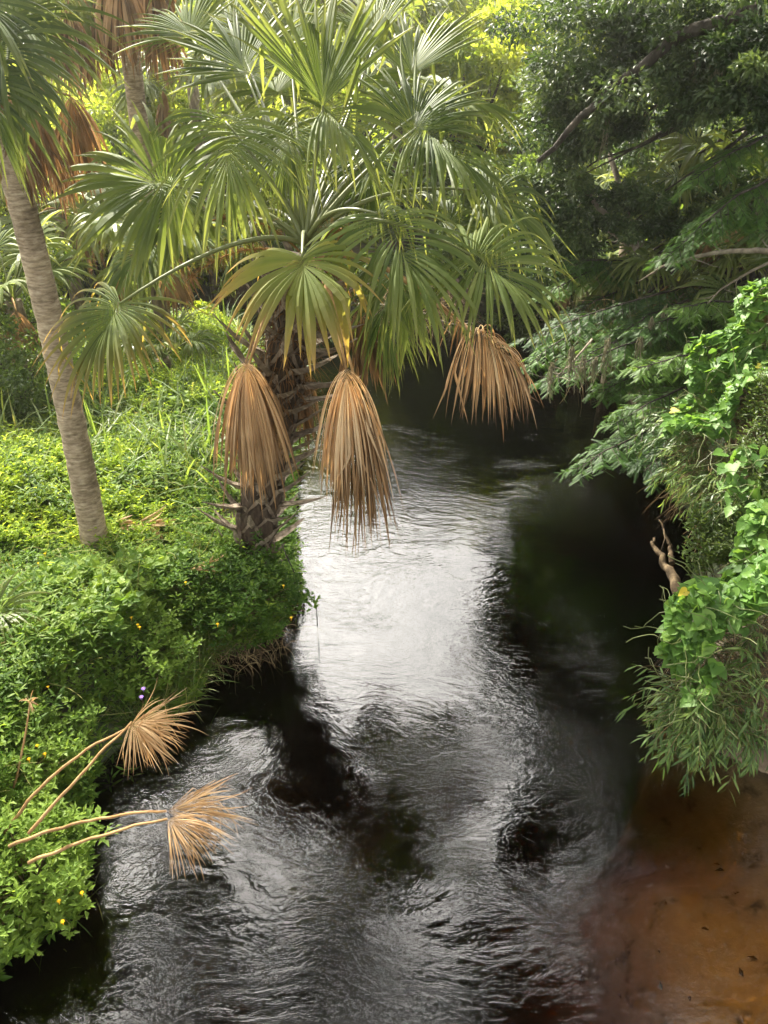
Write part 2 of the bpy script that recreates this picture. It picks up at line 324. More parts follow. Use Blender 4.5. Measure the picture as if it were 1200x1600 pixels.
# where the current is rough or smooth
pt = N('ShaderNodeTexNoise', i_Scale=.55, i_Detail=2.0, i_Distortion=1.2); L(va.outputs[0], pt.inputs['Vector'])
pr = N('ShaderNodeMapRange'); pr.inputs['From Min'].default_value = .35; pr.inputs['From Max'].default_value = .65; pr.inputs['To Min'].default_value = .3; pr.inputs['To Max'].default_value = 1.5; L(pt.outputs['Fac'], pr.inputs['Value'])
def bump(h, dist, prev=None, strn=None):
    b = N('ShaderNodeBump', i_Strength=1.0, i_Distance=dist); L(h, b.inputs['Height'])
    if strn: L(strn, b.inputs['Strength'])
    if prev: L(prev, b.inputs['Normal'])
    return b.outputs[0]
b1 = bump(w1.outputs['Fac'], .008); b2 = bump(w2.outputs['Fac'], .0046, b1, pr.outputs[0]); b3 = bump(w3.outputs['Fac'], .0012, b2, pr.outputs[0])
fr = N('ShaderNodeFresnel', i_IOR=1.48); L(b3, fr.inputs['Normal'])
gl = N('ShaderNodeBsdfGlossy', i_Roughness=.008); L(b3, gl.inputs['Normal'])
tr = N('ShaderNodeBsdfTransparent'); tr.inputs['Color'].default_value = (.95, .93, .88, 1)
ms = N('ShaderNodeMixShader'); L(fr.outputs[0], ms.inputs[0]); L(tr.outputs[0], ms.inputs[1]); L(gl.outputs[0], ms.inputs[2])
ab = N('ShaderNodeVolumeAbsorption', i_Density=3.4); ab.inputs['Color'].default_value = (.84, .70, .30, 1)
o = N('ShaderNodeOutputMaterial'); L(ms.outputs[0], o.inputs['Surface']); L(ab.outputs[0], o.inputs['Volume']); M['water'] = m

# ------------------------------------------------------------------ terrain with the stream bed cut into it
RIV = np.array([(-3.2, -20), (-2.7, -4), (-2.55, 1.5), (-2.45, 2.9), (-2.12, 3.15), (-2.2, 3.6), (-2.38, 4.3), (-2.14, 4.7), (-1.75, 5.15), (-1.72, 5.8), (-1.1, 6.0), (-1.0, 6.9),
                (-1.18, 7.9), (-1.3, 9.5), (-1.34, 11.8), (-2.4, 14.3), (-4.2, 15.5), (-9, 16.4), (-24, 19), (-40, 20), (-40, 25), (-24, 23.5), (-9, 19.8), (-4.7, 18.4), (0, 17.8), (3.5, 17.6),
                (4.6, 15.5), (4.1, 13.2), (3.9, 10.5), (3.7, 8.9), (4.1, 8.2), (3.35, 7.3), (2.9, 6.2), (2.6, 5.4), (2.45, 4.8), (3.1, 4.3), (4.0, 3.4), (4.2, 1), (4.2, -4), (4.5, -20)], float)
def sdist(x, y):
    p = np.stack([x, y], -1)[..., None, :]; a = RIV; b_ = np.roll(RIV, -1, 0); ab_ = b_ - a
    t = np.clip(((p - a) * ab_).sum(-1) / (ab_ ** 2).sum(-1), 0, 1)
    d = np.sqrt((((a + t[..., None] * ab_) - p) ** 2).sum(-1)).min(-1)
    X, Y = x[..., None], y[..., None]
    c = ((a[:, 1] > Y) != (b_[:, 1] > Y)) & (X < (b_[:, 0] - a[:, 0]) * (Y - a[:, 1]) / (b_[:, 1] - a[:, 1] + 1e-12) + a[:, 0])
    return np.where(c.sum(-1) % 2 == 1, -d, d)
def sst(t): t = np.clip(t, 0, 1); return t * t * (3 - 2 * t)
def vn(x, y, s, seed=0):
    r = np.random.RandomState(seed); o = 0
    for k in range(6):
        a, ph, f = r.rand() * 6.28, r.rand() * 6.28, s * (.7 + r.rand() * .9); o = o + np.sin((x * math.cos(a) + y * math.sin(a)) * f + ph)
    return o / 6
def hgt(x, y):
    x = np.asarray(x, float); y = np.asarray(y, float); s = sdist(x, y)
    right = sst((x - 1.8) / 1.0) * sst((16 - y) / 2)
    bank = (.72 + .12 * vn(x, y, 1.6, 3)) * sst(s / .45) + .05 * vn(x, y, 5, 4) * sst(s / .3)
    bank_r = (1.1 * sst(s / .7) + 1.3 * sst((s - .5) / 2.2)) * (.45 + .55 * sst((y - 3.6) / 2.0))
    hl = bank * (1 - right) + bank_r * right + .03 * np.maximum(s - 6, 0) * (y > 0)
    shoal = sst((x - .7) / 1.6) * sst((5.6 - y) / 2.1)
    bed = -(1.7 * (1 - shoal) + .38 * shoal) * sst(-s / (.13 + .7 * shoal)) - .08 - .6 * (1 - shoal) * sst(-s / .5) - .06 * vn(x, y, 2.4, 7) * shoal
    return np.where(s > 0, hl - .05, bed)
def axis_grid(a, b_, lo, hi, n_in, n_out):
    inner = np.linspace(lo, hi, n_in); l = lo - (lo - a) * np.linspace(1, 0, n_out, endpoint=False) ** 2.2; r_ = hi + (b_ - hi) * np.linspace(0, 1, n_out + 1)[1:] ** 2.2
    return np.concatenate([l, inner, r_])
gx = axis_grid(-56, 56, -12, 9, 260, 30); gy = axis_grid(-26, 56, 0, 22, 270, 30)
XX, YY = np.meshgrid(gx, gy); H = np.concatenate([hgt(XX[i:i + 40], YY[i:i + 40]) for i in range(0, len(gy), 40)])
n_y, n_x = XX.shape; idx = np.arange(n_y * n_x).reshape(n_y, n_x)
gq = np.stack([idx[:-1, :-1], idx[:-1, 1:], idx[1:, 1:], idx[1:, :-1]], -1).reshape(-1, 4)
g = G(); g.add(np.stack([XX, YY, H], -1), gq); go = g.build('ground', M['soil']); go['kind'] = 'structure'

g = G()
wx = np.linspace(-45, 6, 52); wy = np.linspace(-22, 27, 50); WX, WY = np.meshgrid(wx, wy); n1_, n2_ = WX.shape
idx = np.arange(n1_ * n2_).reshape(n1_, n2_)
top = np.stack([WX, WY, WX * 0], -1).reshape(-1, 3); bot = top + A(0, 0, -4)
tq = np.stack([idx[:-1, :-1], idx[:-1, 1:], idx[1:, 1:], idx[1:, :-1]], -1).reshape(-1, 4)
K0 = n1_ * n2_; edge = [idx[0, :], idx[:, -1], idx[-1, ::-1], idx[::-1, 0]]; sq = []
for e in edge: sq += [[e[i + 1], e[i], e[i] + K0, e[i + 1] + K0] for i in range(len(e) - 1)]
g.add(np.vstack([top, bot]), np.vstack([tq, tq[:, ::-1] + K0, np.array(sq)])); wa = g.build('water', M['water'], smooth=False); wa['kind'] = 'structure'

# ------------------------------------------------------------------ palm fronds
GR = A(0, 0, -1)
def fan(g, hub, axis, face, Rl, rs, nseg=46, span=140, split=.45, droop=.8, dpow=1.6, cup=.25, costa=.22, crumple=.0, K=10, tint0=.5, tv=.14, minl=.62, wv=1.3, kink=.2):
    axis = nrm(axis); face = nrm(face - axis * face.dot(axis)); side = np.cross(face, axis)
    th = np.linspace(-R(span), R(span), nseg); dth = th[1] - th[0]; u = np.abs(th) / R(span)
    th = th + rs.randn(nseg) * dth * (.28 + crumple * 1.4)
    Lg = Rl * (minl + (1 - minl) * np.cos(th * .5) ** 2 + .085 * rs.randn(nseg)); 
    cs = costa * Rl * (1 - u); cpos = hub + axis * cs[:, None] * .95 - face * (cs[:, None] ** 2) / (Rl * .5)   # recurving midrib
    d0 = np.cos(th)[:, None] * axis + np.sin(th)[:, None] * side + face * (cup * np.abs(np.sin(th)) + .12 * np.cos(th) + crumple * rs.randn(nseg) * .8)[:, None]
    d0 = nrm(d0 - face * (cs / Rl * 1.2)[:, None]); wdir0 = nrm(np.cos(th)[:, None] * side - np.sin(th)[:, None] * axis)
    Lr = np.maximum(Lg - cs * .8, .2 * Rl); dm = droop * (.75 + .5 * rs.rand(nseg)); dm = np.where(rs.rand(nseg) < .14, dm * 1.9, dm)
    tw = rs.randn(nseg) * (.35 + crumple * 1.5); pos = cpos.copy(); side_kick = rs.randn(nseg, 3) * (.10 + .9 * crumple)
    kt = np.where(rs.rand(nseg) < kink, rs.uniform(.35, .8, nseg), 9.0); kdir = nrm(GR * 1.2 + rs.randn(nseg, 3) * .35)
    wseg = np.clip(1 + crumple * 1.8 * rs.randn(nseg), .3, 1.45)
    ring = []; rr = np.zeros(nseg); spl = split * (.85 + .3 * rs.rand(nseg))
    for k in range(K + 1):
        t = k / K
        d = nrm(d0 + GR * (dm * t ** dpow)[:, None] + side_kick * t * t)
        kk_ = np.clip((t - kt) / .08, 0, 1)[:, None]; d = nrm(d * (1 - kk_) + (kdir + d0 * .25) * kk_)
        if k: pos = pos + d * (Lr / K)[:, None]; rr = rr + Lr / K
        full = np.maximum(rr, .015 * Rl) * dth * 1.04 * wv * wseg
        wmax = spl * Lr * dth * wv * 1.04 * wseg
        w = np.where(t < spl, full, wmax * (1 - (np.maximum(t - spl, 0) / (1 - spl + 1e-6)) ** 1.25) + .0008)
        twk = tw * np.maximum(0, t - .35) * 1.5
        wd = nrm(wdir0 - d * (wdir0 * d).sum(-1, keepdims=True)); nn = np.cross(d, wd)
        wd = nrm(wd * np.cos(twk)[:, None] + nn * np.sin(twk)[:, None]); nn = np.cross(d, wd)
        fold = w * .38
        ring.append(np.stack([pos - wd * (w / 2)[:, None], pos + nn * fold[:, None], pos + wd * (w / 2)[:, None]], 1))
    V = np.stack(ring, 1)                                     # nseg, K+1, 3, 3
    V = V.reshape(nseg, (K + 1) * 3, 3); q = []
    for k in range(K):
        b_ = k * 3; q += [[b_, b_ + 1, b_ + 4, b_ + 3], [b_ + 1, b_ + 2, b_ + 5, b_ + 4]]
    tip = np.repeat(np.arange(K + 1) / K, 3)
    g.batch(V, q, None, np.clip(tint0 + rs.randn(nseg) * tv, 0, 1), tip=tip)

def frond(parent, org, crown, hub, tip, face, Rl, seed, m='palm', pm='petiole', name='frond', rise=.35, pr=.016, **kw):
    rs = np.random.RandomState(seed); hub = np.asarray(hub, float); axis = nrm(np.asarray(tip, float) - hub)
    g = G(); fan(g, hub, axis, np.asarray(face, float), Rl, rs, **kw)
    f = g.build(name, M[m], parent, smooth=False); f.location = [-float(c) for c in org] if parent is not None else (0, 0, 0)
    if crown is not None:
        crown = np.asarray(crown, float); Lp = np.linalg.norm(hub - crown); g2 = G()
        P = bez(crown, crown + nrm(hub - crown + Z * Lp * .5) * Lp * .5 + Z * rise * Lp * .5, hub, 12, p3=None) if kw.get('x') else bez(crown, crown + (hub - crown) * .3 + Z * rise * Lp, hub, 14, p3=None)
        tube(g2, P, np.linspace(pr * 1.7, pr * .6, 14), 6)
        g2.build('petiole', M[pm], f)
    return f

CF = -FW * .8 + Z * .6                                        # towards the viewer and up
def palm_frond(par, org, C, d, seed):
    """d: hub px,py,depth, tip px,py,depth, radius, options"""
    hx, hy, hd, tx, ty, td, Rl, opt = d; o = dict(opt); face = A(*o.pop('face')) if 'face' in o else CF
    return frond(par, org, C, at(hx, hy, hd), at(tx, ty, td), face, Rl, seed, **o)

# ---- the big cabbage palm leaning out over the stream
PB = A(-1.38, 6.62, .62); PC = at(478, 392, 6.75)
main = thing('cabbage_palm', 'big leaning cabbage palm with shaggy boot-covered trunk and three hanging brown fronds', 'palm tree', PB)
ORG = PB
path = bez(PB - A(.02, 0, .35), at(425, 640, 7.3) + A(0, .1, 0), PC - A(0, 0, .05), 26)
g = G(); tube(g, path, np.linspace(.175, .15, 26) + .02 * np.sin(np.linspace(0, 3, 26)), 14); tk = g.build('trunk', M['trunk_core'], main); tk.location = -Vector(ORG)
def boot_mesh(seed, Ls):
    rs = np.random.RandomState(seed); g = G(); n = 8; v = []; q = []
    for k in range(n):                                        # stub: along +x curving up (+z)
        t = k / (n - 1); w = .045 * (1 - t) ** .65 + .008; x = .03 + Ls * t; z = .02 + .10 * t * t + .11 * t
        th_ = .012 * (1 - t) + .003
        v += [[x, w, z + .25 * w], [x, 0, z - .10 * w], [x, -w, z + .25 * w], [x, 0, z - .10 * w - th_ * 2]]
        if k:
            b_ = 4 * k
            q += [[b_ - 4 + i, b_ - 4 + (i + 1) % 4, b_ + (i + 1) % 4, b_ + i] for i in range(4)]
    for s in (1, -1):                                         # the two split legs clasping the trunk
        b0 = len(v)
        for k in range(4):
            t = k / 3; y = s * (.028 + .085 * t); z = .03 - .16 * t; x = .045 - .055 * t * t; w = .032 * (1 - .3 * t)
            v += [[x + .012, y - s * w * .6, z + .012], [x + .002, y + s * w * .7, z], [x - .02, y, z - .01]]
            if k:
                b_ = b0 + 3 * k
                q += [[b_ - 3 + i, b_ - 3 + (i + 1) % 3, b_ + (i + 1) % 3, b_ + i] for i in range(3)]
    v = A(*v) + rs.randn(len(v), 3) * .003; g.add(v, q); return g
protos = [boot_mesh(i, l) for i, l in enumerate((.20, .30, .38, .26))]; pm_ = []
rs = np.random.RandomState(5); NB = 96; Tn = nrm(np.gradient(path, axis=0))
for i in range(NB):
    t = .06 + .90 * i / NB; f = t * 25; k = int(f); p_ = path[k] * (1 - f + k) + path[min(k + 1, 25)] * (f - k); a = i * 2.39996 + rs.randn() * .12
    tn = Tn[k]; outx = nrm(A(math.cos(a), math.sin(a), 0)); outx = nrm(outx - tn * outx.dot(tn))
    j = rs.randint(4) if i > 6 else 0
    if len(pm_) < 4:
        bo = protos[len(pm_)].build('boot', M['boot'], main, smooth=False); pm_.append(bo)
    else:
        bo = pm_[j].copy(); COL.objects.link(bo); bo.parent = main
    zz = nrm(tn + outx * .05); yy = np.cross(zz, outx); s_ = (.95 + .25 * min(1, t * 2.5)) * (.9 + rs.rand() * .3)
    from mathutils import Matrix
    mt = Matrix(((outx[0], yy[0], zz[0], 0), (outx[1], yy[1], zz[1], 0), (outx[2], yy[2], zz[2], 0), (0, 0, 0, 1)))
    pos_ = p_ + outx * (.14 if t < .8 else .12) - ORG; bo.matrix_local = Matrix.Translation(Vector(pos_)) @ mt @ Matrix.Rotation(rs.randn() * .12, 4, 'Y') @ Matrix.Rotation(rs.randn() * .15, 4, 'Z') @ Matrix.Scale(s_, 4)
# fibre and hanging rootlets around the crown base
g = G(); rs = np.random.RandomState(8)
for i in range(420):
    f = rs.uniform(.55, 1.0) * 25; k = min(int(f), 24); a = rs.rand() * 6.28; p0 = path[k] + A(math.cos(a), math.sin(a), 0) * .17
    d = nrm(A(math.cos(a), math.sin(a), rs.uniform(-.3, .8))); l = rs.uniform(.12, .42)
    P = [p0]; 
    for s_ in range(5): d = nrm(d + GR * .45 + rs.randn(3) * .25); P.append(P[-1] + d * l / 5)
    tube(g, P, np.linspace(.005, .0012, 6), 3, tint=rs.rand(), cap=False)
fb = g.build('fibre', M['fibre'], main); fb.location = -Vector(ORG)

FR = [
 # upright and upper leaves
 (505, 165, 5.9, 495, -40, 6.0, 1.00, dict(span=58, droop=.12, split=.66, cup=.5, costa=.1, face=(.1, -1, .25), rise=.1, tint0=.4, nseg=40, wv=1.2)),
 (505, 172, 5.95, 640, 230, 5.7, .80, dict(span=70, droop=1.3, split=.4, face=(0, -.5, 1), rise=.1, tint0=.6, nseg=26)),
 (385, 118, 6.5, 330, -60, 6.7, .85, dict(span=95, droop=.3, split=.55, face=(.2, -1, .2), rise=.1, tint0=.3)),
 (352, 190, 6.1, 345, 330, 5.7, 1.05, dict(span=120, droop=1.5, split=.38, costa=.3, rise=.15, tint0=.62)),
 (430, 240, 6.6, 330, 60, 7.0, .95, dict(span=110, droop=.9, face=(0, -.6, 1), rise=.1, tint0=.6)),
 (275, 292, 6.5, 130, 250, 6.4, 1.05, dict(span=150, droop=.75, split=.5, costa=.2, face=(-.1, -.9, .6), rise=.18, tint0=.45)),
 (285, 300, 6.7, 200, 430, 6.6, .85, dict(span=110, droop=1.3, split=.4, face=(-.3, -.6, .6), rise=.18, tint0=.3)),
 (640, 205, 6.3, 690, 60, 6.5, .85, dict(span=80, droop=.5, split=.5, face=(-.2, -1, .2), rise=.1, tint0=.22)),
 (650, 200, 6.2, 800, 230, 5.9, 1.00, dict(span=95, droop=1.5, split=.42, costa=.3, face=(0, -.5, 1), rise=.12, tint0=.42)),
 (690, 250, 6.9, 850, 250, 7.2, 1.05, dict(span=110, droop=1.0, split=.4, costa=.3, face=(0, -.3, 1), rise=.15, tint0=.5)),
 (590, 335, 5.6, 700, 390, 5.0, 1.10, dict(span=140, droop=1.6, split=.40, costa=.35, face=(.15, -.55, .9), rise=.35, tint0=.55, nseg=52)),
 (735, 398, 5.6, 850, 430, 5.3, .84, dict(span=130, droop=1.15, split=.42, costa=.28, face=(.1, -.7, .8), rise=.3, tint0=.55)),
 (472, 402, 5.35, 490, 560, 4.75, .88, dict(span=140, droop=1.3, split=.48, costa=.12, face=(0, -.75, .65), rise=.25, tint0=.55, m='palm_yellow', nseg=40)),
 (188, 474, 5.7, 120, 540, 5.5, .82, dict(span=125, droop=1.35, split=.45, costa=.2, face=(-.3, -.7, .8), rise=.22, tint0=.2, m='palm_yellow')),
 (600, 470, 7.0, 640, 590, 7.1, .80, dict(span=100, droop=1.6, split=.4, face=(.3, -.3, 1), rise=.2, tint0=.15)),
 (530, 260, 7.1, 560, 200, 7.4, .80, dict(span=120, droop=.7, split=.5, face=(0, -1, .3), rise=.05, tint0=.5)),
 (440, 150, 7.4, 380, 40, 7.9, .95, dict(span=120, droop=1.1, face=(0, -.5, 1), rise=.1, tint0=.6)),
 (560, 130, 7.3, 640, 20, 7.9, 1.0, dict(span=110, droop=1.2, face=(0, -.4, 1), rise=.1, tint0=.65)),
 (400, 330, 7.2, 330, 420, 7.6, .85, dict(span=110, droop=1.4, face=(-.2, -.3, 1), rise=.2, tint0=.2)),
 (690, 345, 7.2, 800, 330, 7.6, .95, dict(span=110, droop=1.2, face=(.2, -.4, 1), rise=.2, tint0=.4)),
 (455, 95, 7.0, 425, -70, 7.2, .9, dict(span=65, droop=.2, split=.6, cup=.4, face=(0, -1, .2), rise=.05, tint0=.5)),
 (640, 120, 7.1, 665, -40, 7.4, .9, dict(span=65, droop=.25, split=.6, cup=.4, face=(-.1, -1, .2), rise=.05, tint0=.45)),
 (300, 60, 7.0, 250, -50, 7.3, .8, dict(span=80, droop=.4, face=(.1, -1, .3), rise=.1, tint0=.45)),
 (520, 330, 7.0, 500, 240, 7.3, .8, dict(span=100, droop=.5, face=(0, -1, .4), rise=.05, tint0=.35)),
 (590, 60, 6.9, 560, -60, 7.2, .8, dict(span=60, droop=.3, split=.6, face=(0, -1, .2), rise=.05, tint0=.55)),
 (760, 300, 6.6, 860, 330, 6.7, .95, dict(span=110, droop=1.5, face=(.2, -.5, 1), rise=.25, tint0=.45)),
 (700, 150, 7.4, 800, 130, 7.8, .95, dict(span=110, droop=1.3, face=(.1, -.4, 1), rise=.15, tint0=.55)),
 (620, 400, 6.6, 640, 520, 6.3, .85, dict(span=110, droop=1.8, face=(.1, -.5, 1), rise=.25, tint0=.3)),
 (230, 380, 7.0, 140, 430, 7.1, .8, dict(span=120, droop=1.6, face=(-.3, -.5, 1), rise=.25, tint0=.3)),
 (370, 60, 7.2, 300, -60, 7.6, .9, dict(span=100, droop=.6, face=(0, -.8, .6), rise=.1, tint0=.5)),
 (455, 200, 6.2, 410, 330, 6.0, .75, dict(span=90, droop=1.7, split=.35, face=(0, -.6, .8), rise=.1, tint0=.5)),
 (570, 250, 6.4, 600, 340, 6.3, .75, dict(span=95, droop=1.7, split=.35, face=(0, -.6, .8), rise=.1, tint0=.35)),
]
def deeper(d, k=1.08): return (d[0], d[1], d[2] * k, d[3], d[4], d[5] * k, d[6] * k, d[7])
for i, d in enumerate(FR): palm_frond(main, ORG, PC + A(0, 0, .05), deeper(d), 100 + i)
DD = [
 (384, 566, 5.9, 388, 780, 5.9, 1.05, dict(span=112, droop=7.5, dpow=.85, split=.5, cup=.1, costa=.06, crumple=.17, face=(0, -1, .5), rise=.45, m='dead', pm='dead_stalk', nseg=92, tint0=.72, tv=.24, K=16, name='dead_frond', wv=1.0, kink=.1, minl=.8)),
 (541, 576, 5.5, 560, 800, 5.4, .98, dict(span=100, droop=8, dpow=.85, split=.5, cup=.1, costa=.12, crumple=.17, face=(.2, -1, .5), rise=.4, m='dead', pm='dead_stalk', nseg=90, tint0=.74, tv=.24, K=16, name='dead_frond', wv=1.0, kink=.1, minl=.75)),
 (556, 600, 5.62, 585, 800, 5.5, 1.22, dict(span=60, droop=5.0, dpow=.55, split=.5, cup=.05, costa=.2, crumple=.20, face=(.1, -1, .4), rise=.4, m='dead', pm='dead_stalk', nseg=60, tint0=.22, tv=.22, K=16, name='dead_frond', wv=.9, kink=.1)),
 (388, 572, 6.02, 392, 780, 6.0, .92, dict(span=95, droop=5, dpow=.7, split=.4, costa=.1, crumple=.3, face=(0, -1, .3), rise=.45, m='dead', pm='dead_stalk', nseg=36, tint0=.15, tv=.2, K=12, name='dead_frond')),  # inner fan, its shade put into a darker tint for depth
 (742, 524, 6.15, 840, 560, 6.1, .78, dict(span=95, droop=3.6, dpow=.8, split=.4, costa=.35, crumple=.3, face=(0, -.8, .8), rise=.35, m='dead', pm='dead_stalk', nseg=40, tint0=.15, tv=.2, K=12, name='dead_frond')),  # inner layer of the right-hand fan, tinted dark as painted shade
 (728, 518, 6.0, 850, 535, 5.9, .80, dict(span=115, droop=3.4, dpow=1.0, split=.5, cup=.05, costa=.45, crumple=.12, face=(-.1, -.75, .9), rise=.35, m='dead', pm='dead_stalk', nseg=92, tint0=.62, tv=.24, K=14, name='dead_frond', wv=1.0, minl=.8)),
 (470, 560, 6.9, 440, 760, 6.9, .8, dict(span=70, droop=4, dpow=.5, crumple=.2, rise=.3, m='dead', pm='dead_stalk', nseg=26, tint0=.1, name='dead_frond')),
 (560, 480, 7.2, 620, 600, 7.2, .8, dict(span=80, droop=3, dpow=.6, crumple=.2, rise=.3, m='dead', pm='dead_stalk', nseg=26, tint0=.1, name='dead_frond')),
]
for i, d in enumerate(DD):
    palm_frond(main, ORG, PC - A(0, 0, .15), deeper(d), 300 + i)
# orange-brown flower stalks
rs = np.random.RandomState(12)
for (sx_, sy_, sd, ex, ey, ed) in [(470, 395, 6.7, 330, 345, 7.0), (500, 380, 6.7, 545, 372, 6.4), (450, 395, 6.6, 290, 440, 6.8)]:
    g = G(); P = bez(at(sx_, sy_, sd), at((sx_ + ex) / 2, min(sy_, ey) - 25, (sd + ed) / 2), at(ex, ey, ed), 16); tube(g, P, np.linspace(.011, .004, 16), 5, tint=.3)
    for i in range(150):
        k = rs.randint(4, 15); d = rdir(rs, 1, (0, 0, .1))[0]; l = rs.uniform(.05, .16); Q = [P[k]]
        for s_ in range(3): d = nrm(d + rs.randn(3) * .35 + GR * .1); Q.append(Q[-1] + d * l / 3)
        tube(g, Q, np.linspace(.0035, .0015, 4), 3, tint=rs.rand(), cap=False)
    fs = g.build('flower_stalk', M['stalk'], main); fs.location = -Vector(ORG)

# ---- tall palm with a smooth ringed trunk, left
LB = onz(152, 872, .66); LT = at(2, 195, 6.9)
lp = thing('cabbage_palm', 'tall cabbage palm with smooth grey ringed trunk at the left edge', 'palm tree', LB)
g = G(); P = bez(LB - A(0, 0, .3), (LB + LT) / 2 + A(.10, 0, 0), LT, 60); rs = np.random.RandomState(3)
rad = np.interp(np.linspace(0, 1, 60), [0, .06, .12, .5, 1], [.19, .15, .132, .122, .12]) + .004 * np.sin(np.arange(60) * 2.1) + rs.randn(60) * .0015
tube(g, P, rad, 20); t_ = g.build('trunk', M['smooth_trunk'], lp, origin=LB); t_.location = (0, 0, 0)
LO = LB
def lf(d, seed): return palm_frond(lp, LO, LT + A(0, 0, .1), d, seed)
lf((-20, 60, 6.0, 60, 130, 5.6, 1.05, dict(span=110, droop=1.2, face=(0, -.6, .9), tint0=.2, rise=.3)), 400)
lf((-40, 120, 5.9, 20, 210, 5.6, .95, dict(span=100, droop=1.6, face=(0, -.6, .9), tint0=.25, rise=.3)), 401)
lf((10, 20, 6.4, 130, 50, 6.2, 1.0, dict(span=100, droop=1.0, face=(0, -.5, .9), tint0=.35, rise=.3)), 402)
lf((-60, -20, 6.0, 40, 20, 5.8, 1.0, dict(span=100, droop=1.0, face=(0, -.5, .9), tint0=.3, rise=.3)), 403)
for i, (x, y, dd, tx, ty, r_, tn_) in enumerate([(110, 150, 7.2, 115, 290, .85, .35), (50, 165, 6.9, 75, 290, .8, .25), (20, 190, 6.8, 25, 330, .75, .12), (85, 205, 7.6, 95, 300, .7, .3)]):
    lf((x, y, dd, tx, ty, dd, r_, dict(span=95, droop=4, dpow=.6, crumple=.15, costa=.05, face=(0, -1, .4), m='dead', pm='dead_stalk', tint0=tn_, nseg=40, name='dead_frond', wv=1.2)), 410 + i)

# ---- second left palm: its brown skirt shows at the top edge
b2_ = onz(150, 520, .7); c2_ = at(170, -190, 10.2)
p2 = thing('cabbage_palm', 'cabbage palm with sunlit brown dead skirt hanging at the top left', 'palm tree', A(c2_[0] - .2, c2_[1] + .3, .7))
org2 = A(c2_[0] - .2, c2_[1] + .3, .7); g = G(); tube(g, bez(org2 - A(0, 0, .2), (org2 + c2_) / 2, c2_, 12), .14, 12); t_ = g.build('trunk', M['smooth_trunk'], p2, origin=org2); t_.location = (0, 0, 0)
rs = np.random.RandomState(77)
for i in range(15):
    hx = rs.uniform(95, 262); hy = rs.uniform(-110, 30) + (abs(hx - 180)) * .2; dd = 8.6 + rs.rand() * 1.4
    palm_frond(p2, org2, c2_, (hx, hy, dd, hx + (hx - 170) * .5, hy + 180, dd, .95, dict(span=85, droop=4, dpow=.6, crumple=.15, costa=.05, face=(0, -1, .4), m='dead', pm='dead_stalk', tint0=.35, tv=.3, nseg=30, name='dead_frond', wv=1.0)), 500 + i)
for i, (x, y, tx, ty) in enumerate([(20, -60, -80, 60), (300, -60, 420, 0), (160, -200, 160, -330), (80, -150, 0, -260), (260, -150, 340, -260), (100, -60, 90, 80)]):
    palm_frond(p2, org2, c2_, (x, y, 9.0, tx, ty, 8.8, 1.1, dict(span=115, droop=1.1, tint0=.5, rise=.2)), 520 + i)

def small_palm(px, py, d, h, nf, Rf, seed, label, m='palm_far', cat='palm tree', name='cabbage_palm', dead=0, group=None, base=None):
    rs = np.random.RandomState(seed); c = at(px, py, d); b_ = A(c[0], c[1] + .1, float(hgt(c[0], c[1] + .1)) - .05)
    o = thing(name, label, cat, b_, group)
    if c[2] - b_[2] > .35:
        g = G(); tube(g, bez(b_, (b_ + c) / 2 + A(.05, 0, 0), c, 8), .12, 9); t_ = g.build('trunk', M['boot'], o, origin=b_); t_.location = (0, 0, 0)
    for i in range(nf):
        a = i * 2.4 + rs.rand() * .4; el = rs.uniform(-.1, 1.15); pl = Rf * rs.uniform(.6, 1.1)
        dv = A(math.cos(a) * math.cos(el), math.sin(a) * math.cos(el), math.sin(el)); hub = c + dv * pl
        frond(o, b_, c, hub, hub + nrm(dv + A(0, 0, -.25)), Z * .9 + A(-dv[0], -dv[1], 0) * .5 + A(0, -.4, 0), Rf * rs.uniform(.85, 1.1), seed * 50 + i, m=m, nseg=24, K=7, span=120, droop=rs.uniform(.7, 1.5), rise=.12, tint0=rs.uniform(.25, .75), pr=.013)
    for i in range(dead):
        a = rs.rand() * 6.28; dv = A(math.cos(a), math.sin(a), -.1); hub = c + dv * Rf * .5
        frond(o, b_, c, hub, hub + A(dv[0] * .4, dv[1] * .4, -1), A(dv[0], dv[1], .2), Rf * .9, seed * 50 + 40 + i, m='dead', pm='dead_stalk', nseg=22, K=7, span=90, droop=3, dpow=.6, crumple=.15, name='dead_frond', tint0=.4, wv=1.3)
    return o
small_palm(235, 400, 12.5, 0, 9, .95, 21, 'small palm with brown dead fan, behind the left frond of the leaning palm', dead=5)
small_palm(90, 330, 13.5, 0, 12, 1.0, 22, 'dim green palm right of the smooth trunk in the left background', dead=3)
small_palm(300, 130, 16, 0, 14, 1.1, 23, 'hazy sunlit palm between the brown skirt and the leaning palm', dead=3)
small_palm(620, 90, 17, 0, 14, 1.1, 24, 'pale sunlit palm rising behind the leaning palm crown', dead=0)
small_palm(20, 470, 11, 0, 10, .8, 25, 'dark low palm behind the smooth trunk', dead=2, m='palm')
small_palm(255, 560, 11.8, 0, 7, .5, 26, 'low pale palmetto on the sunny bank behind the dead fan', name='palmetto', cat='palmetto')
small_palm(1060, 450, 11.2, 0, 11, .75, 27, 'shaded palmetto under the cypress, left of the pale branch base', m='palm', name='palmetto', cat='palmetto', dead=3)
small_palm(1140, 330, 11.0, 0, 12, .85, 28, 'shaded palmetto above the long pale branch at the right edge', m='palm', name='palmetto', cat='palmetto', dead=2)
small_palm(985, 350, 12.6, 0, 10, .75, 29, 'dim palmetto behind the forked grey trunk', m='palm', name='palmetto', cat='palmetto')
small_palm(920, 440, 14.9, 0, 9, .7, 30, 'half-hidden palmetto behind the cypress sprays over the water', m='palm', name='palmetto', cat='palmetto', dead=2)
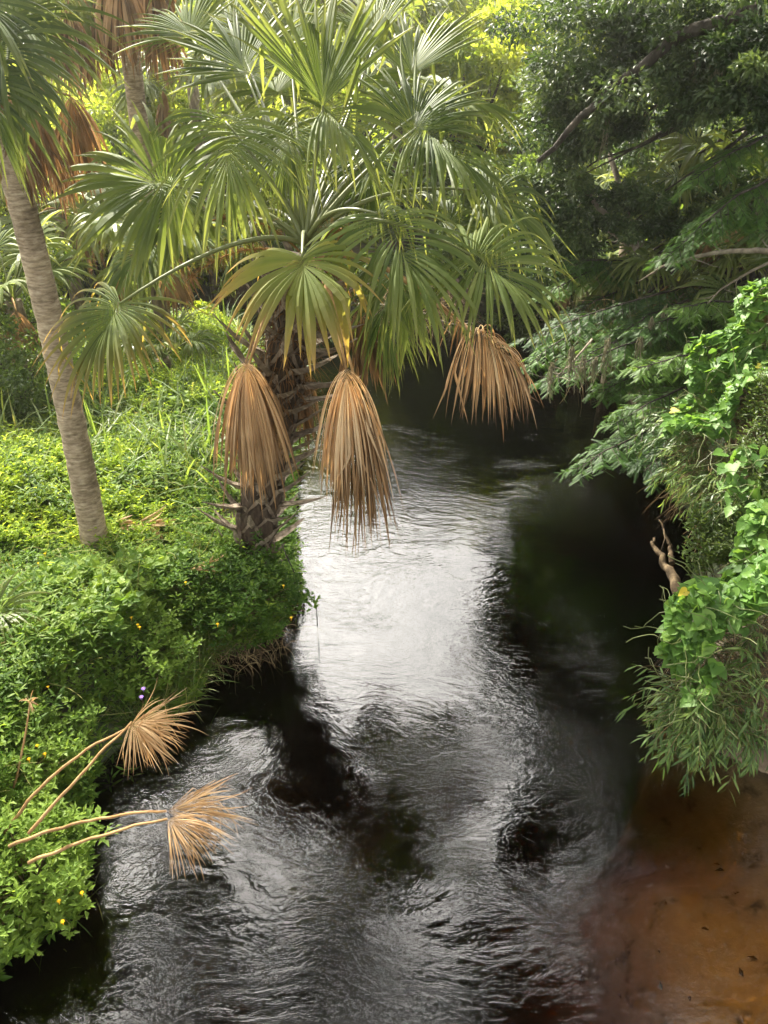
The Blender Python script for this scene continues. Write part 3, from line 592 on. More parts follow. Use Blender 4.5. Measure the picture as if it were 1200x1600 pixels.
small_palm(1190, 460, 10.5, 0, 9, .7, 31, 'palmetto with brown tips beside the vine bank top', m='palm', name='palmetto', cat='palmetto', dead=2)

# palmetto whose fan enters at the left edge
o = thing('palmetto', 'palmetto with a pale green fan entering from the left edge', 'palmetto', A(-3.9, 5.2, .7)); b_ = A(-3.9, 5.2, .7)
for i, (hx, hy, dd, tx, ty, td, rr_, mm, tn_, pw_) in enumerate([(-14, 958, 6.4, 60, 940, 6.1, .5, 'palm_far', .75, .8), (-60, 1080, 6.3, -10, 1020, 6.0, .6, 'palm_far', .5, .9),
        (-8, 1010, 6.2, 20, 1100, 6.1, .45, 'dead', .55, 2.5), (12, 1130, 6.0, 40, 1160, 5.9, .22, 'dead', .25, 1.5)]):
    frond(o, b_, b_ + A(0, 0, .1), at(hx, hy, dd), at(tx, ty, td), CF, rr_, 600 + i, m=mm, pm='dead_stalk' if mm == 'dead' else 'petiole', nseg=26, span=100, droop=pw_, rise=.4, tint0=tn_, name='dead_frond' if mm == 'dead' else 'frond', crumple=.12 if mm == 'dead' else 0, pr=.008)

# ---- dead tan fronds reaching over the water, lower left
def fallen(hub, tip, base, ctrl, Rl, seed, label, **kw):
    Rl = Rl * .74
    b_ = np.asarray(base, float); o = thing('dead_frond', label, 'palm frond', b_)
    g = G(); P = bez(b_, ctrl, hub, 18); P = wobble(P, .006, np.random.RandomState(seed + 5)); tube(g, P, np.linspace(.0115, .0065, 18), 7); s_ = g.build('stalk', M['dead_stalk'], o); s_.location = -Vector(b_)
    rs = np.random.RandomState(seed); g = G(); k = dict(span=80, droop=.9, split=.5, crumple=.17, costa=.15, nseg=52, K=12, tint0=.70, tv=.25, wv=1.15, kink=.2); k.update(kw); face = k.pop('face', (0, -.6, .8))
    fan(g, np.asarray(hub, float), nrm(tip - hub), A(*face), Rl, rs, **k); f_ = g.build('blade', M['dead_tan'], o); f_.location = -Vector(b_)
fallen(at(203, 1136, 5.0), at(320, 1118, 4.9), at(8, 1300, 5.0), at(80, 1190, 4.6), .55, 701, 'upper tan dead frond over the water, on the more curved left stalk', droop=.45, span=40, face=(.2, -.8, .6))
fallen(at(206, 1128, 4.95), at(250, 1190, 4.85), at(45, 1302, 4.7), at(120, 1215, 4.7), .42, 702, 'upper tan dead frond with drooping fingers, on the straighter stalk', droop=1.3, span=55)
fallen(at(262, 1268, 4.6), at(400, 1245, 4.5), at(15, 1322, 4.6), at(130, 1270, 4.4), .62, 703, 'lower tan dead frond over dark water, tips pointing right', droop=.35, span=30, face=(.1, -.8, .6), tint0=.5)
fallen(at(262, 1281, 4.55), at(340, 1325, 4.4), at(45, 1348, 4.6), at(150, 1300, 4.35), .45, 704, 'lower tan dead frond over dark water with fingers hanging down', droop=.95, span=42, tint0=.5)
o = thing('dry_flower_stalk', 'thin upright dead stem with withered tuft at the left edge', 'dead stem', at(18, 1245, 5.4)); bb = at(18, 1245, 5.4)
g = G(); tube(g, bez(at(18, 1245, 5.4), at(38, 1170, 5.3), at(47, 1098, 5.2), 12), np.linspace(.009, .005, 12), 6); s_ = g.build('stalk', M['dead_stalk'], o); s_.location = -Vector(bb)
g = G(); fan(g, at(47, 1098, 5.2), A(.2, -.2, .6), CF, .09, np.random.RandomState(9), nseg=12, span=110, crumple=.3, tint0=.6); s_ = g.build('tuft', M['dead_tan'], o); s_.location = -Vector(bb)

# fallen dry pieces on the left bank
rs = np.random.RandomState(31)
for i, (x, y, a_, l_, lab) in enumerate([(235, 815, .35, .45, 'dry palm piece lying on the grass right of the smooth trunk'), (190, 822, -.1, .35, 'short dry palm piece lying nearest the smooth trunk'),
                                      (320, 885, .25, .38, 'pale dry boot pointing left at the foot of the leaning palm'), (215, 572, .1, .4, 'brown dead fan lying flat on the sunny far bank')]):
    c = onz(x, y, .86); g = G(); ax = A(math.cos(a_), math.sin(a_) * .6, .12)
    fan(g, c - ax * l_ / 2, ax, A(0, -.4, 1), l_, rs, nseg=9, span=16, droop=.15, crumple=.25, tint0=.6, split=.6, wv=2.2)
    tag(g.build('dry_frond', M['dead_tan'], origin=c), lab, 'palm frond')

# ------------------------------------------------------------------ trees
def crown(rs, c, r, ncl, per, size, clr=.28, tpl=None, bias=(0, 0, .3), shell=.45, droopy=0.0, smul=1.0):
    g = G(); tpl = tpl or T_ovate(.5); r = np.asarray(r, float)
    d = nrm(rs.randn(ncl, 3)); rad = (shell + (1 - shell) * rs.rand(ncl)) * (1 + .22 * rs.randn(ncl)); cc_ = c + d * r * rad[:, None]
    cr = clr * r.min() * (.55 + .9 * rs.rand(ncl)); ct = np.clip(.5 + .22 * rs.randn(ncl), 0, 1)
    ci = np.repeat(np.arange(ncl), per); n = len(ci); dd = nrm(rs.randn(n, 3)) * (rs.rand(n) ** .45)[:, None] * cr[ci][:, None]; dd[:, 2] *= .6
    pos = cc_[ci] + dd; outw = nrm(nrm(dd) + nrm(cc_[ci] - c) * .6)
    ax = nrm(outw + rs.randn(n, 3) * .7 + GR * (.25 + droopy)); nn = nrm(rs.randn(n, 3) * .7 + np.asarray(bias, float) + outw * .4 + Z * .5)
    scatter(g, tpl, pos, ax, nn, size * (.65 + .7 * rs.rand(n)) * smul, np.clip(ct[ci] + .16 * rs.randn(n), 0, 1))
    return g, cc_, cr
def tree(name, label, cat, base, c, r, mat_, ncl, per, size, seed, tr=.15, bark='oak_bark', group=None, limbs=9, tpl=None, **kw):
    rs = np.random.RandomState(seed); base = np.asarray(base, float); c = np.asarray(c, float)
    o = thing(name, label, cat, base, group); g, cc_, cr = crown(rs, c, r, ncl, per, size, tpl=tpl, **kw)
    f = g.build('crown', M[mat_], o, smooth=False); f.location = -Vector(base)
    g = G(); fork = base + (c - base) * .55; P = wobble(bez(base - A(0, 0, .3), (base + fork) / 2, fork, 9), tr * .25, rs); tube(g, P, np.linspace(tr * 1.25, tr * .8, 9), 9)
    for i in rs.choice(len(cc_), min(limbs, len(cc_)), False):
        Q = wobble(bez(fork, (fork + cc_[i]) / 2 + A(0, 0, .12 * np.linalg.norm(cc_[i] - fork)), cc_[i], 8), tr * .2, rs); tube(g, Q, np.linspace(tr * .6, tr * .08, 8), 6, cap=False)
    t_ = g.build('trunk', M[bark], o); t_.location = -Vector(base); return o

def gz(x, y): return float(hgt(np.array([x]), np.array([y]))[0])
# live oak over the right bank
rs = np.random.RandomState(41)
OB = A(7.2, 10.5, gz(7.2, 10.5)); oak = thing('live_oak', 'large dark live oak spreading over the right bank', 'tree', OB)
g = G(); allc = []
def oak_blob(px, py, d, r, ncl, per, sz=.085):
    g2, cc_, cr = crown(rs, at(px, py, d), r, ncl, per, sz, clr=.34, tpl=T_ovate(.45, .08)); g.v += g2.v; 
    for q_ in g2.t: g.t.append(q_ + g.n)
    g.ti += g2.ti; g.tp += g2.tp; g.n += g2.n; allc.extend(list(cc_[:2]))
oak_blob(930, 60, 10.5, (1.0, 1.4, 1.1), 60, 260)
oak_blob(1080, 40, 9.5, (1.3, 1.6, 1.1), 70, 260)
oak_blob(900, 190, 10.8, (.7, 1.0, .8), 40, 240)
oak_blob(1150, 120, 9.0, (.8, 1.0, .6), 36, 220)
oak_blob(880, 330, 11.3, (.8, .8, .7), 34, 240)
oak_blob(1010, 330, 11.0, (.9, .9, .5), 34, 220)
oak_blob(1080, 250, 11.5, (1.2, 1.2, .8), 40, 220)
for (x, y, z, rx, ry, rz, nc) in [(5.6, 9.5, 8, 2.5, 3, 2, 90), (7.2, 9, 9.5, 3.5, 3.5, 2.4, 90), (3.6, 7.2, 10, 1.8, 1.8, 1.2, 40), (6.8, 13, 9, 3, 3, 2.4, 70), (2.4, 8.9, 11.6, 2.0, 1.6, .8, 40), (-1.4, 9.4, 11.8, 1.7, 1.6, .8, 34), (-4.6, 9.8, 11.8, 1.9, 1.8, .9, 34), (-8, 9.5, 10.5, 2, 2, 1, 30), (-3.2, 8.2, 11.4, 1.6, 1.3, .6, 24), (.8, 8.6, 11.5, 1.4, 1.0, .5, 22), (2.9, 8.0, 10.8, 1.4, 1.2, .6, 24), (.4, 12.5, 10.8, .75, .9, 2.3, 34), (3.6, 12.5, 11.0, .9, 1.0, 1.5, 30), (-1, 7.6, 11.2, 1.2, .8, .5, 16)]:  # two tall narrow clumps are added out of view to darken the water's reflection
    g2, cc_, cr = crown(rs, A(x, y, z), (rx, ry, rz), nc, 420 if z > 10 else 110, .15, clr=.42 if z > 10 else .30); g.v += g2.v
    for q_ in g2.t: g.t.append(q_ + g.n)
    g.ti += g2.ti; g.tp += g2.tp; g.n += g2.n; allc.extend(list(cc_[:2]))
for (x, y, z) in [(-5.5, 5, 11), (-1.5, 4.6, 12), (2.2, 5, 11.5), (5.4, 4.5, 11), (-4, 1, 12), (.5, 1, 12), (4, 1, 11.5), (-8.5, 4, 10.5), (-3.5, -2.5, 12), (1.5, -2.5, 12)]:
    g2, cc_, cr = crown(rs, A(x, y, z), (2.4, 2.2, .9), 44, 170, .22, clr=.55); g.v += g2.v
    for q_ in g2.t: g.t.append(q_ + g.n)
    g.ti += g2.ti; g.tp += g2.tp; g.n += g2.n; allc.extend(list(cc_[:1]))
f = g.build('crown', M['oak'], oak, smooth=False); f.location = -Vector(OB)
g = G(); fork = OB + A(-.3, -.2, 3.4); tube(g, wobble(bez(OB - A(0, 0, .3), OB + A(.1, 0, 1.6), fork, 9), .05, rs), np.linspace(.42, .3, 9), 12)
for c in allc: tube(g, wobble(bez(fork, (fork + c) / 2 + A(0, 0, .3), c, 10), .09, rs), np.linspace(.06, .008, 10), 6, cap=False)
# the dark limb that shows against the leaves
tube(g, wobble(bez(at(1190, 10, 8.6), at(1010, 60, 9.0), at(958, 150, 9.6), 14, p3=at(840, 250, 10.2)), .03, rs), np.linspace(.085, .03, 14), 8, cap=False)
t_ = g.build('trunk', M['oak_bark'], oak); t_.location = -Vector(OB)

# bald cypress with feathery sprays over the water
CB = A(5.6, 12.2, gz(5.6, 12.2)); cyp = thing('bald_cypress', 'bald cypress with feathery sprays hanging over the dark water', 'tree', CB); rs = np.random.RandomState(43)
g = G(); tube(g, bez(CB - A(0, 0, .3), CB + A(0, 0, 3), CB + A(.1, .2, 7), 14), np.linspace(.28, .12, 14), 12); fg = G(); FT = T_feather(13, .24)
def spray(p0, p1, wid, nb, sag=.12, dens=11):
    n = 16; P = bez(p0, (p0 + p1) / 2 + A(0, 0, .15), p1 - A(0, 0, sag), n); P = wobble(P, .012, rs); tube(g, P, np.linspace(.022, .004, n), 5, tint=.3, cap=False)
    ax0 = nrm(P[-1] - P[0]); sd = nrm(np.cross(ax0, Z)); pos = []; ax = []
    for i in range(nb):
        t = .12 + .88 * (i + rs.rand()) / nb; f_ = t * (n - 1); k = min(int(f_), n - 2); b_ = P[k] * (1 - f_ + k) + P[k + 1] * (f_ - k); s_ = 1 if i % 2 else -1
        l = wid * (1.08 - .75 * t) * (.7 + .5 * rs.rand()); d = nrm(ax0 * .75 + sd * s_ * (.9 + .2 * rs.randn()) + Z * rs.uniform(-.25, .22)); Q = [b_]
        for m_ in range(6): d = nrm(d + GR * .10 + rs.randn(3) * .06); Q.append(Q[-1] + d * l / 6)
        Q = np.array(Q); tube(g, Q, np.linspace(.005, .0015, 7), 3, tint=.3, cap=False)
        nl = max(4, int(dens * l / .35)); ft = rs.rand(nl) * 6; kk = np.minimum(ft.astype(int), 5); qq = Q[kk] + (Q[kk + 1] - Q[kk]) * (ft - kk)[:, None]
        lat = nrm(np.cross(d, Z)); sg = np.where(rs.rand(nl) < .5, 1, -1)[:, None]; pos.append(qq); ax.append(nrm(d * .6 + lat * sg * .8 + rs.randn(nl, 3) * .2 + GR * .28))
    pos = np.concatenate(pos); ax = np.concatenate(ax); n_ = len(pos)
    scatter(fg, FT, pos, ax, nrm(Z + rs.randn(n_, 3) * .3), .115 * (.7 + .6 * rs.rand(n_)), np.clip(.5 + .25 * rs.randn() + .15 * rs.randn(n_), 0, 1))
SP = [(1130, 440, 11, 815, 520, 9.6), (1110, 500, 10.4, 850, 585, 9.3), (1060, 520, 10.5, 905, 545, 9.7), (1180, 560, 9.6, 1000, 560, 9.2), (1110, 640, 9.4, 905, 715, 8.5), (1110, 600, 9.6, 960, 650, 9.0),
      (1010, 400, 12, 850, 450, 11.0), (1040, 430, 12, 870, 495, 10.6), (1000, 470, 11, 820, 560, 10), (1160, 500, 10.2, 1000, 500, 9.6), (1240, 260, 9.2, 1040, 385, 8.6), (1240, 200, 9.6, 1080, 270, 9.0),
      (1220, 330, 9.4, 1100, 340, 9.0), (1100, 560, 10, 940, 600, 9.8), (960, 380, 12.5, 840, 400, 12), (1130, 660, 9.0, 1010, 720, 8.3), (1000, 420, 11.5, 900, 400, 11), (1080, 470, 10.6, 960, 520, 9.9), (1200, 480, 9.8, 1060, 470, 9.4)]
for s_ in SP:
    spray(at(*s_[:3]), at(*s_[3:]), .62, 38, dens=26)
    q0 = at(*s_[:3]); tube(g, bez(CB + A(0, 0, max(.6, q0[2] - CB[2])), (CB + q0) / 2 + A(0, 0, max(.6, q0[2]) * .5), q0, 8), np.linspace(.04, .02, 8), 5, cap=False)
t_ = g.build('trunk', M['oak_bark'], cyp); t_.location = -Vector(CB); t_ = fg.build('foliage', M['cypress'], cyp, smooth=False); t_.location = -Vector(CB)

# spanish moss
rs = np.random.RandomState(51); MO = [(895, 545, 8.9, .50, 'two'), (950, 530, 9.0, .62, ''), (932, 560, 9.1, .35, ''), (1002, 530, 9.3, .3, ''), (912, 560, 9.0, .42, ''), (1020, 500, 9.6, .4, ''), (1040, 480, 9.8, .5, ''), (862, 570, 9.0, .4, ''),
      (1122, 45, 8.8, .5, ''), (1118, 110, 9.0, .6, ''), (1130, 100, 9.0, .35, ''), (1095, 70, 9.2, .4, ''), (1190, 310, 9.0, .35, ''), (950, 190, 10, .55, ''), (1010, 170, 10.5, .7, ''), (1068, 170, 10, .5, '')]
for i, (x, y, d, l, _) in enumerate(MO):
    p0 = at(x, y, d); g = G()
    for k in range(17):
        Q = [p0 + rs.randn(3) * A(.014, .014, .02)]; ll = l * 1.15 * rs.uniform(.35, 1.0); dv = GR
        for s_ in range(9): Q.append(Q[-1] + nrm(GR + rs.randn(3) * A(.28, .28, .1)) * ll / 9)
        tube(g, Q, np.linspace(.006, .0025, 10), 3, tint=rs.rand(), cap=False)
    grp = [m_ for m_ in MO if (m_[1] > 400) == (y > 400)]; rk = sorted(m_[0] for m_ in grp).index(x); nth = ['leftmost', 'second from left', 'third from left', 'fourth from left', 'fourth from right', 'third from right', 'second from right', 'rightmost'][rk]
    tag(g.build('spanish_moss', M['moss'], origin=p0, smooth=False), 'thin grey moss strand, ' + nth + (' of those over the dark water' if y > 400 else ' of those hanging in the oak'), 'spanish moss', 'moss strands over the water' if y > 400 else 'moss strands in the oak')

# pale branches and trunks on the right
def branch(name, label, cat, pts, r0, r1, m_='pale_bark', twigs=0, seed=0):
    rs = np.random.RandomState(seed); p = [at(*q_) for q_ in pts]; n = 22; P = np.stack([np.interp(np.linspace(0, 1, n), np.linspace(0, 1, len(p)), [q_[i] for q_ in p]) for i in range(3)], 1)
    P[1:-1] = (P[:-2] + 2 * P[1:-1] + P[2:]) / 4; P = wobble(P, r0 * .25, rs); g = G(); tube(g, P, np.linspace(r0, r1, n), 8)
    for i in range(twigs):
        k = rs.randint(3, n - 1); d = rdir(rs, 1)[0]; Q = [P[k]]; l = rs.uniform(.15, .5)
        for s_ in range(6): d = nrm(d + rs.randn(3) * .22); Q.append(Q[-1] + d * l / 6)
        tube(g, Q, np.linspace(r0 * .3, .002, 7), 4, cap=False)
    return tag(g.build(name, M[m_], origin=P[0]), label, cat)
branch('bare_branch', 'long pale bare branch arching in from the right edge above the vines', 'branch', [(1260, 400, 8.6), (1180, 390, 8.7), (1110, 395, 8.9), (1030, 420, 9.3), (1000, 440, 9.6)], .04, .008, twigs=6, seed=1)
branch('bare_branch', 'thinner pale branch below the arching one at the right edge', 'branch', [(1240, 395, 9), (1170, 425, 9.2), (1130, 450, 9.4), (1090, 490, 9.6)], .022, .006, twigs=3, seed=2)
branch('grey_trunk', 'straight grey trunk of the forked pair behind the cypress', 'tree trunk', [(1000, 420, 11.3), (990, 370, 11.4), (975, 310, 11.5), (952, 240, 11.6), (948, 160, 11.7)], .06, .03, twigs=4, seed=3)
branch('grey_trunk', 'slanting grey trunk of the forked pair, leaning left', 'tree trunk', [(995, 390, 10.9), (955, 345, 11.0), (915, 300, 11.2), (890, 270, 11.3)], .05, .02, twigs=5, seed=4)
branch('fallen_branch', 'short bleached stub below the slanting grey trunk', 'branch', [(985, 385, 10.8), (950, 362, 10.9)], .03, .012, seed=5)
branch('liana', 'thin brown woody vine hanging through the oak', 'vine', [(1058, 85, 9.8), (1048, 130, 9.9), (1030, 160, 10), (1012, 190, 10.1)], .012, .006, seed=6, twigs=3)
branch('bare_branch', 'thin straggling bare branch hanging over dark water under the cypress', 'branch', [(925, 530, 9.3), (900, 560, 9.2), (880, 580, 9.1), (855, 600, 9.0)], .014, .003, twigs=14, seed=7)
branch('bare_branch', 'drooping twiggy branch behind the leaning palm over the stream', 'branch', [(560, 475, 8.8), (640, 480, 8.6), (700, 505, 8.4), (770, 520, 8.4)], .014, .003, twigs=8, seed=8)
branch('driftwood_log', 'weathered driftwood log rising from dark water by the vines', 'log', [(1066, 935, 7.4), (1048, 895, 7.6), (1030, 865, 7.8), (1020, 838, 7.9)], .06, .012, 'drift', twigs=0, seed=9)
branch('driftwood_log', 'faint upper prong of driftwood standing behind the log', 'log', [(1050, 880, 7.8), (1046, 850, 7.9), (1030, 812, 8.0)], .03, .006, 'drift', twigs=1, seed=10)
branch('twig', 'thin bent dark twig dipping into the bright water', 'twig', [(440, 850, 7.5), (462, 900, 7.6), (494, 945, 7.75), (496, 978, 7.85)], .006, .005, 'oak_bark', seed=11)

# trees beyond
BT = [ # px, py, depth of crown, radii, material, clusters, per, leaf, what
 (740, 120, 17, (2.2, 1.6, 1.9), 'lime', 60, 220, .15, 'tall', 'lime green sunlit tree between the leaning palm and the oak'),
 (700, 20, 21, (2.6, 2, 2.0), 'olive', 55, 160, .17, 't', 'pale olive tree at the top edge behind the leaning palm'),
 (820, 60, 19, (2.2, 2, 2.2), 'lime', 60, 200, .15, 't', 'yellow green tree at the top edge left of the oak'),
 (800, 330, 15.5, (1.5, 1.2, 1.6), 'mid', 50, 220, .11, 't', 'mid green bushy tree behind the right-hand palm fans'),
 (560, 80, 24, (3, 2, 2.6), 'olive', 55, 160, .19, 't', 'hazy olive tree far behind the upright palm leaf'),
 (400, 60, 22, (2.6, 2, 2.4), 'lime', 55, 170, .17, 't', 'bright tree glowing behind the upper left palm leaves'),
 (250, 110, 25, (2.6, 2, 1.8), 'lime', 40, 130, .19, 't', 'sun-flooded tree behind the brown palm skirt'),
 (60, 90, 22, (3, 2.5, 3), 'lime', 60, 160, .17, 't', 'sunlit tree beyond the smooth palm crown'),
 (-80, 260, 15, (2.2, 2, 2.4), 'mid', 50, 190, .12, 't', 'leafy tree cut by the left edge beside the smooth trunk'),
 (160, 330, 19, (2.4, 1.6, 1.8), 'lime', 55, 180, .15, 't', 'low bright tree between the smooth trunk and the leaning palm'),
 (640, 330, 18, (2.6, 1.4, 2.2), 'mid', 60, 200, .14, 't', 'shaded green tree on the far bank behind the leaning palm'),
 (900, 380, 15.5, (2.0, 1.5, 1.6), 'oak', 50, 200, .12, 't', 'dark tree on the far bank behind the cypress sprays'),
 (1050, 300, 15, (2.4, 2, 2.4), 'mid', 60, 190, .13, 't', 'green tree glimpsed through the gap under the oak'),
 (1200, 250, 13.5, (2.4, 2, 2.6), 'oak', 60, 190, .12, 't', 'dark tree behind the palmettos at the right edge'),
 (200, 200, 17.5, (2.2, 1.4, 2.0), 'lime', 60, 190, .13, 't', 'glowing leafy tree between the brown skirt and the leaning palm'),
 (60, 300, 16.5, (1.8, 1.2, 1.8), 'lime', 55, 190, .12, 't', 'sunny tree right behind the smooth trunk'),
 (340, 260, 18.5, (2.2, 1.4, 2.0), 'lime', 60, 190, .14, 't', 'sunny tree behind the left part of the leaning palm crown'),
 (600, 190, 20, (2.4, 1.6, 2.2), 'lime', 60, 190, .15, 't', 'pale green tree behind the right part of the leaning palm crown'),
 (450, 330, 21, (2.6, 2, 1.6), 'lime', 50, 180, .17, 't', 'glowing tree low behind the palm crown centre'),
]
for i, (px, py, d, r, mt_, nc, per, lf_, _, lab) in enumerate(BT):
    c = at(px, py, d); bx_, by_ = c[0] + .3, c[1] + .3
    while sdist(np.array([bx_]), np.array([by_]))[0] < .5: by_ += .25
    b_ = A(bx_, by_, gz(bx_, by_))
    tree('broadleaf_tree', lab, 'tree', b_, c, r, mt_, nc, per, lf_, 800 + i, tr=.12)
# far wall of woodland, reads as one mass
rs = np.random.RandomState(61); g = G()
for i in range(46):
    a = R(-52 + 104 * (i + .5) / 46 + rs.randn()); dist = rs.uniform(29, 42); x, y = dist * math.sin(a), dist * math.cos(a)
    for k in range(3):
        if k >= 1 and R(-22) < a < R(-13): continue
        hh = rs.uniform(2.2, 4.2) + 3.1 * k; g2, _, _ = crown(rs, A(x + rs.randn(), y + rs.randn(), hh), (2.6, 2, 2.0), 26, 60, .40, clr=.4, tpl=T_quad(.6)); g.v += g2.v
        for q_ in g2.q: g.q.append(q_ + g.n)
        g.ti += g2.ti; g.tp += g2.tp; g.n += g2.n
tag(g.build('distant_woodland', M['lime'], smooth=False), 'sunlit woodland closing the view beyond the stream', 'woodland', kind='stuff')

# shrubs
SH = [ # px,py,depth, radii, mat, ncl, per, leaf, label
 (318, 515, 14.5, (.62, .5, .55), 'lime', 46, 130, .075, 'small yellow green bush glowing in sun on the bank behind the leaning palm'),
 (270, 400, 17.5, (2.2, 1, .9), 'lime', 50, 150, .12, 'bright bush across the back channel behind the palm'),
 (30, 600, 10.5, (.9, .8, .8), 'mid', 40, 150, .07, 'dark leafy shrub behind the smooth palm trunk'),
 (-40, 480, 11.5, (1.2, 1, 1.2), 'mid', 46, 160, .08, 'dark shrub at the left edge above the trunk shadow'),
 (20, 350, 14, (1.4, 1, 1.2), 'lime', 44, 150, .09, 'sunlit shrub left of the smooth trunk'),
 (520, 480, 16.8, (2.2, .8, 1.1), 'mid', 50, 160, .10, 'shaded shrub on the far bank behind the palm trunk'),
 (700, 470, 17.6, (2.2, .8, 1.3), 'oak', 50, 160, .10, 'dark shrub on the far bank above black water'),
 (860, 500, 16.2, (1.8, .8, 1.0), 'mid', 50, 160, .09, 'green shrub on the far bank right of the hanging palm fans'),
 (1000, 560, 13.4, (1.2, .8, .9), 'oak', 40, 150, .08, 'dark shrub on the far right bank under the cypress'),
 (1080, 560, 11.2, (1.0, .8, .8), 'mid', 40, 160, .07, 'dim shrub behind the upper vines'),
 (1200, 560, 9.4, (.8, .7, .9), 'mid', 40, 160, .06, 'shrub carrying the upper vines at the right edge'),
]
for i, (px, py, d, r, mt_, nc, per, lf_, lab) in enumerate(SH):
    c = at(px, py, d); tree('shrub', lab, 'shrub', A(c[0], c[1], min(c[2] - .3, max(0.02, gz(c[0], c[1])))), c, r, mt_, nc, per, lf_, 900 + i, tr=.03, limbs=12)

# ------------------------------------------------------------------ left bank ground cover
rs = np.random.RandomState(71)
def land(n, x0, x1, y0, y1, smin, smax, fall=1.6):
    x = rs.uniform(x0, x1, n * 4); y = rs.uniform(y0, y1, n * 4); s = sdist(x, y); d2 = (x ** 2 + y ** 2 + 17) ** .5
    keep = (s > smin) & (s < smax) & (rs.rand(n * 4) < (6.2 / d2) ** fall) & (np.abs(x) < .56 * (y * .87 + 2.5) + .8)
    x, y, s = x[keep][:n], y[keep][:n], s[keep][:n]; return x, y, hgt(x, y), s
def sprigs(g, P, h, lsize, nl, tpl, lean=None, tint=None, spread=.5):
    n = len(P); ln = nrm(Z + rs.randn(n, 3) * A(.35, .35, 0) + (0 if lean is None else lean)); tint = np.clip(.5 + .2 * rs.randn(n), 0, 1) if tint is None else tint
    h = np.broadcast_to(h, (n,)) * (.6 + .8 * rs.rand(n)); ph = rs.rand(n) * 6.28
    for k in range(nl):
        t = .25 + .75 * ((k // 2) + .5) / (nl / 2); pos = P + ln * (h * t)[:, None]
        a = ph + (k % 2) * math.pi + (k // 2) * 1.57 + rs.randn(n) * .25; d = np.stack([np.cos(a), np.sin(a), .15 + .5 * t + .25 * rs.randn(n)], 1)
        ax = nrm(d); scatter(g, tpl, pos + ax * .008, ax, nrm(Z + ln * .5 + rs.randn(n, 3) * .3), lsize * (1.15 - .45 * t) * (.75 + .5 * rs.rand(n)), np.clip(tint + .12 * rs.randn(n) + .12 * (t - .5), 0, 1))
def stems(g, P, h, n_, r_=.003, tint=.4, lean=0.3):
    for p0 in P[:n_]:
        d = nrm(Z + rs.randn(3) * A(lean, lean, 0)); Q = [p0]; l = h * rs.uniform(.5, 1.3)
        for s_ in range(4): d = nrm(d + rs.randn(3) * .15); Q.append(Q[-1] + d * l / 4)
        tube(g, Q, np.linspace(r_, r_ * .4, 5), 3, tint=rs.rand(), cap=False)
lumps = lambda x, y: sst(.5 + 1.2 * vn(x, y, 2.3, 11)) 
g = G()
x, y, z, s = land(15000, -8, -.6, 2.4, 10.5, -.12, 7); hgt_l = .10 + .26 * lumps(x, y) * sst((s + .15) / .5)
z = np.maximum(z, .10) + hgt_l * rs.rand(len(x)) * .8; P = np.stack([x, y, z], 1)
bp_ = onz(150, 1062, .8); bare = ((vn(x, y, 1.9, 15) < -.34) & (s > .12)) | (((x - bp_[0]) / .26) ** 2 + ((y - bp_[1]) / .36) ** 2 < 1 + .3 * rs.randn(len(x))); P = P[~bare]; tt = np.clip(.5 + .42 * vn(P[:, 0], P[:, 1], 1.3, 12) + .12 * rs.randn(len(P)), 0, 1)
sprigs(g, P, .13, .072, 8, T_ovate(.44), tint=tt)
x, y, z, s = land(9000, -12, -.8, 8, 17, -.05, 9, 1.2); P = np.stack([x, y, z + .25 * lumps(x, y) * rs.rand(len(x))], 1)
sprigs(g, P, .17, .095, 8, T_ovate(.5), tint=np.clip(.6 + .3 * vn(x, y, 1.3, 12), 0, 1))
x, y, z, s = land(1500, -6, -.8, 2.6, 10, .05, 6); k_ = vn(x, y, 1.7, 31) > .05; P = np.stack([x, y, z + .12 + .2 * lumps(x, y)], 1)[k_]
sprigs(g, P, .14, .085, 5, T_heart(), tint=np.clip(.7 + .15 * rs.randn(len(P)), 0, 1))
x, y, z, s = land(2600, -6, -.8, 2.6, 11, -.05, 6); k_ = vn(x, y, 2.1, 33) > .1; P = np.stack([x, y, z + .10], 1)[k_]
sprigs(g, P, .42, .11, 12, T_lance(.2), tint=np.clip(.5 + .2 * rs.randn(len(P)), 0, 1))
tag(g.build('ground_cover', M['ground_leaf'], smooth=False), 'low leafy green creepers carpeting the left bank', 'ground cover', kind='stuff')
g = G(); x, y, z, s = land(9000, -8, -1.6, 6.6, 15, .3, 8, 1.0); a_, b2__ = onz(40, 780, .8), onz(300, 560, .8)  # sunlit patches of the bank, painted as brighter creepers
k_ = (((x - a_[0]) / 1.3) ** 2 + ((y - a_[1]) / 1.9) ** 2 < 1 + .5 * rs.randn(len(x))) | (((x - b2__[0]) / 1.5) ** 2 + ((y - b2__[1]) / 2.4) ** 2 < .8 + .5 * rs.randn(len(x))); x, y, z = x[k_], y[k_], z[k_]
P = np.stack([x, y, z + .1 + .3 * lumps(x, y) * rs.rand(len(x))], 1); sprigs(g, P, .16, .085, 8, T_ovate(.5), tint=np.clip(.55 + .25 * rs.randn(len(x)), 0, 1))
tag(g.build('ground_cover', M['painted_sun_leaf'], smooth=False), 'yellow green creepers coloured brighter for the sunlit patches of the left bank', 'ground cover', kind='stuff')

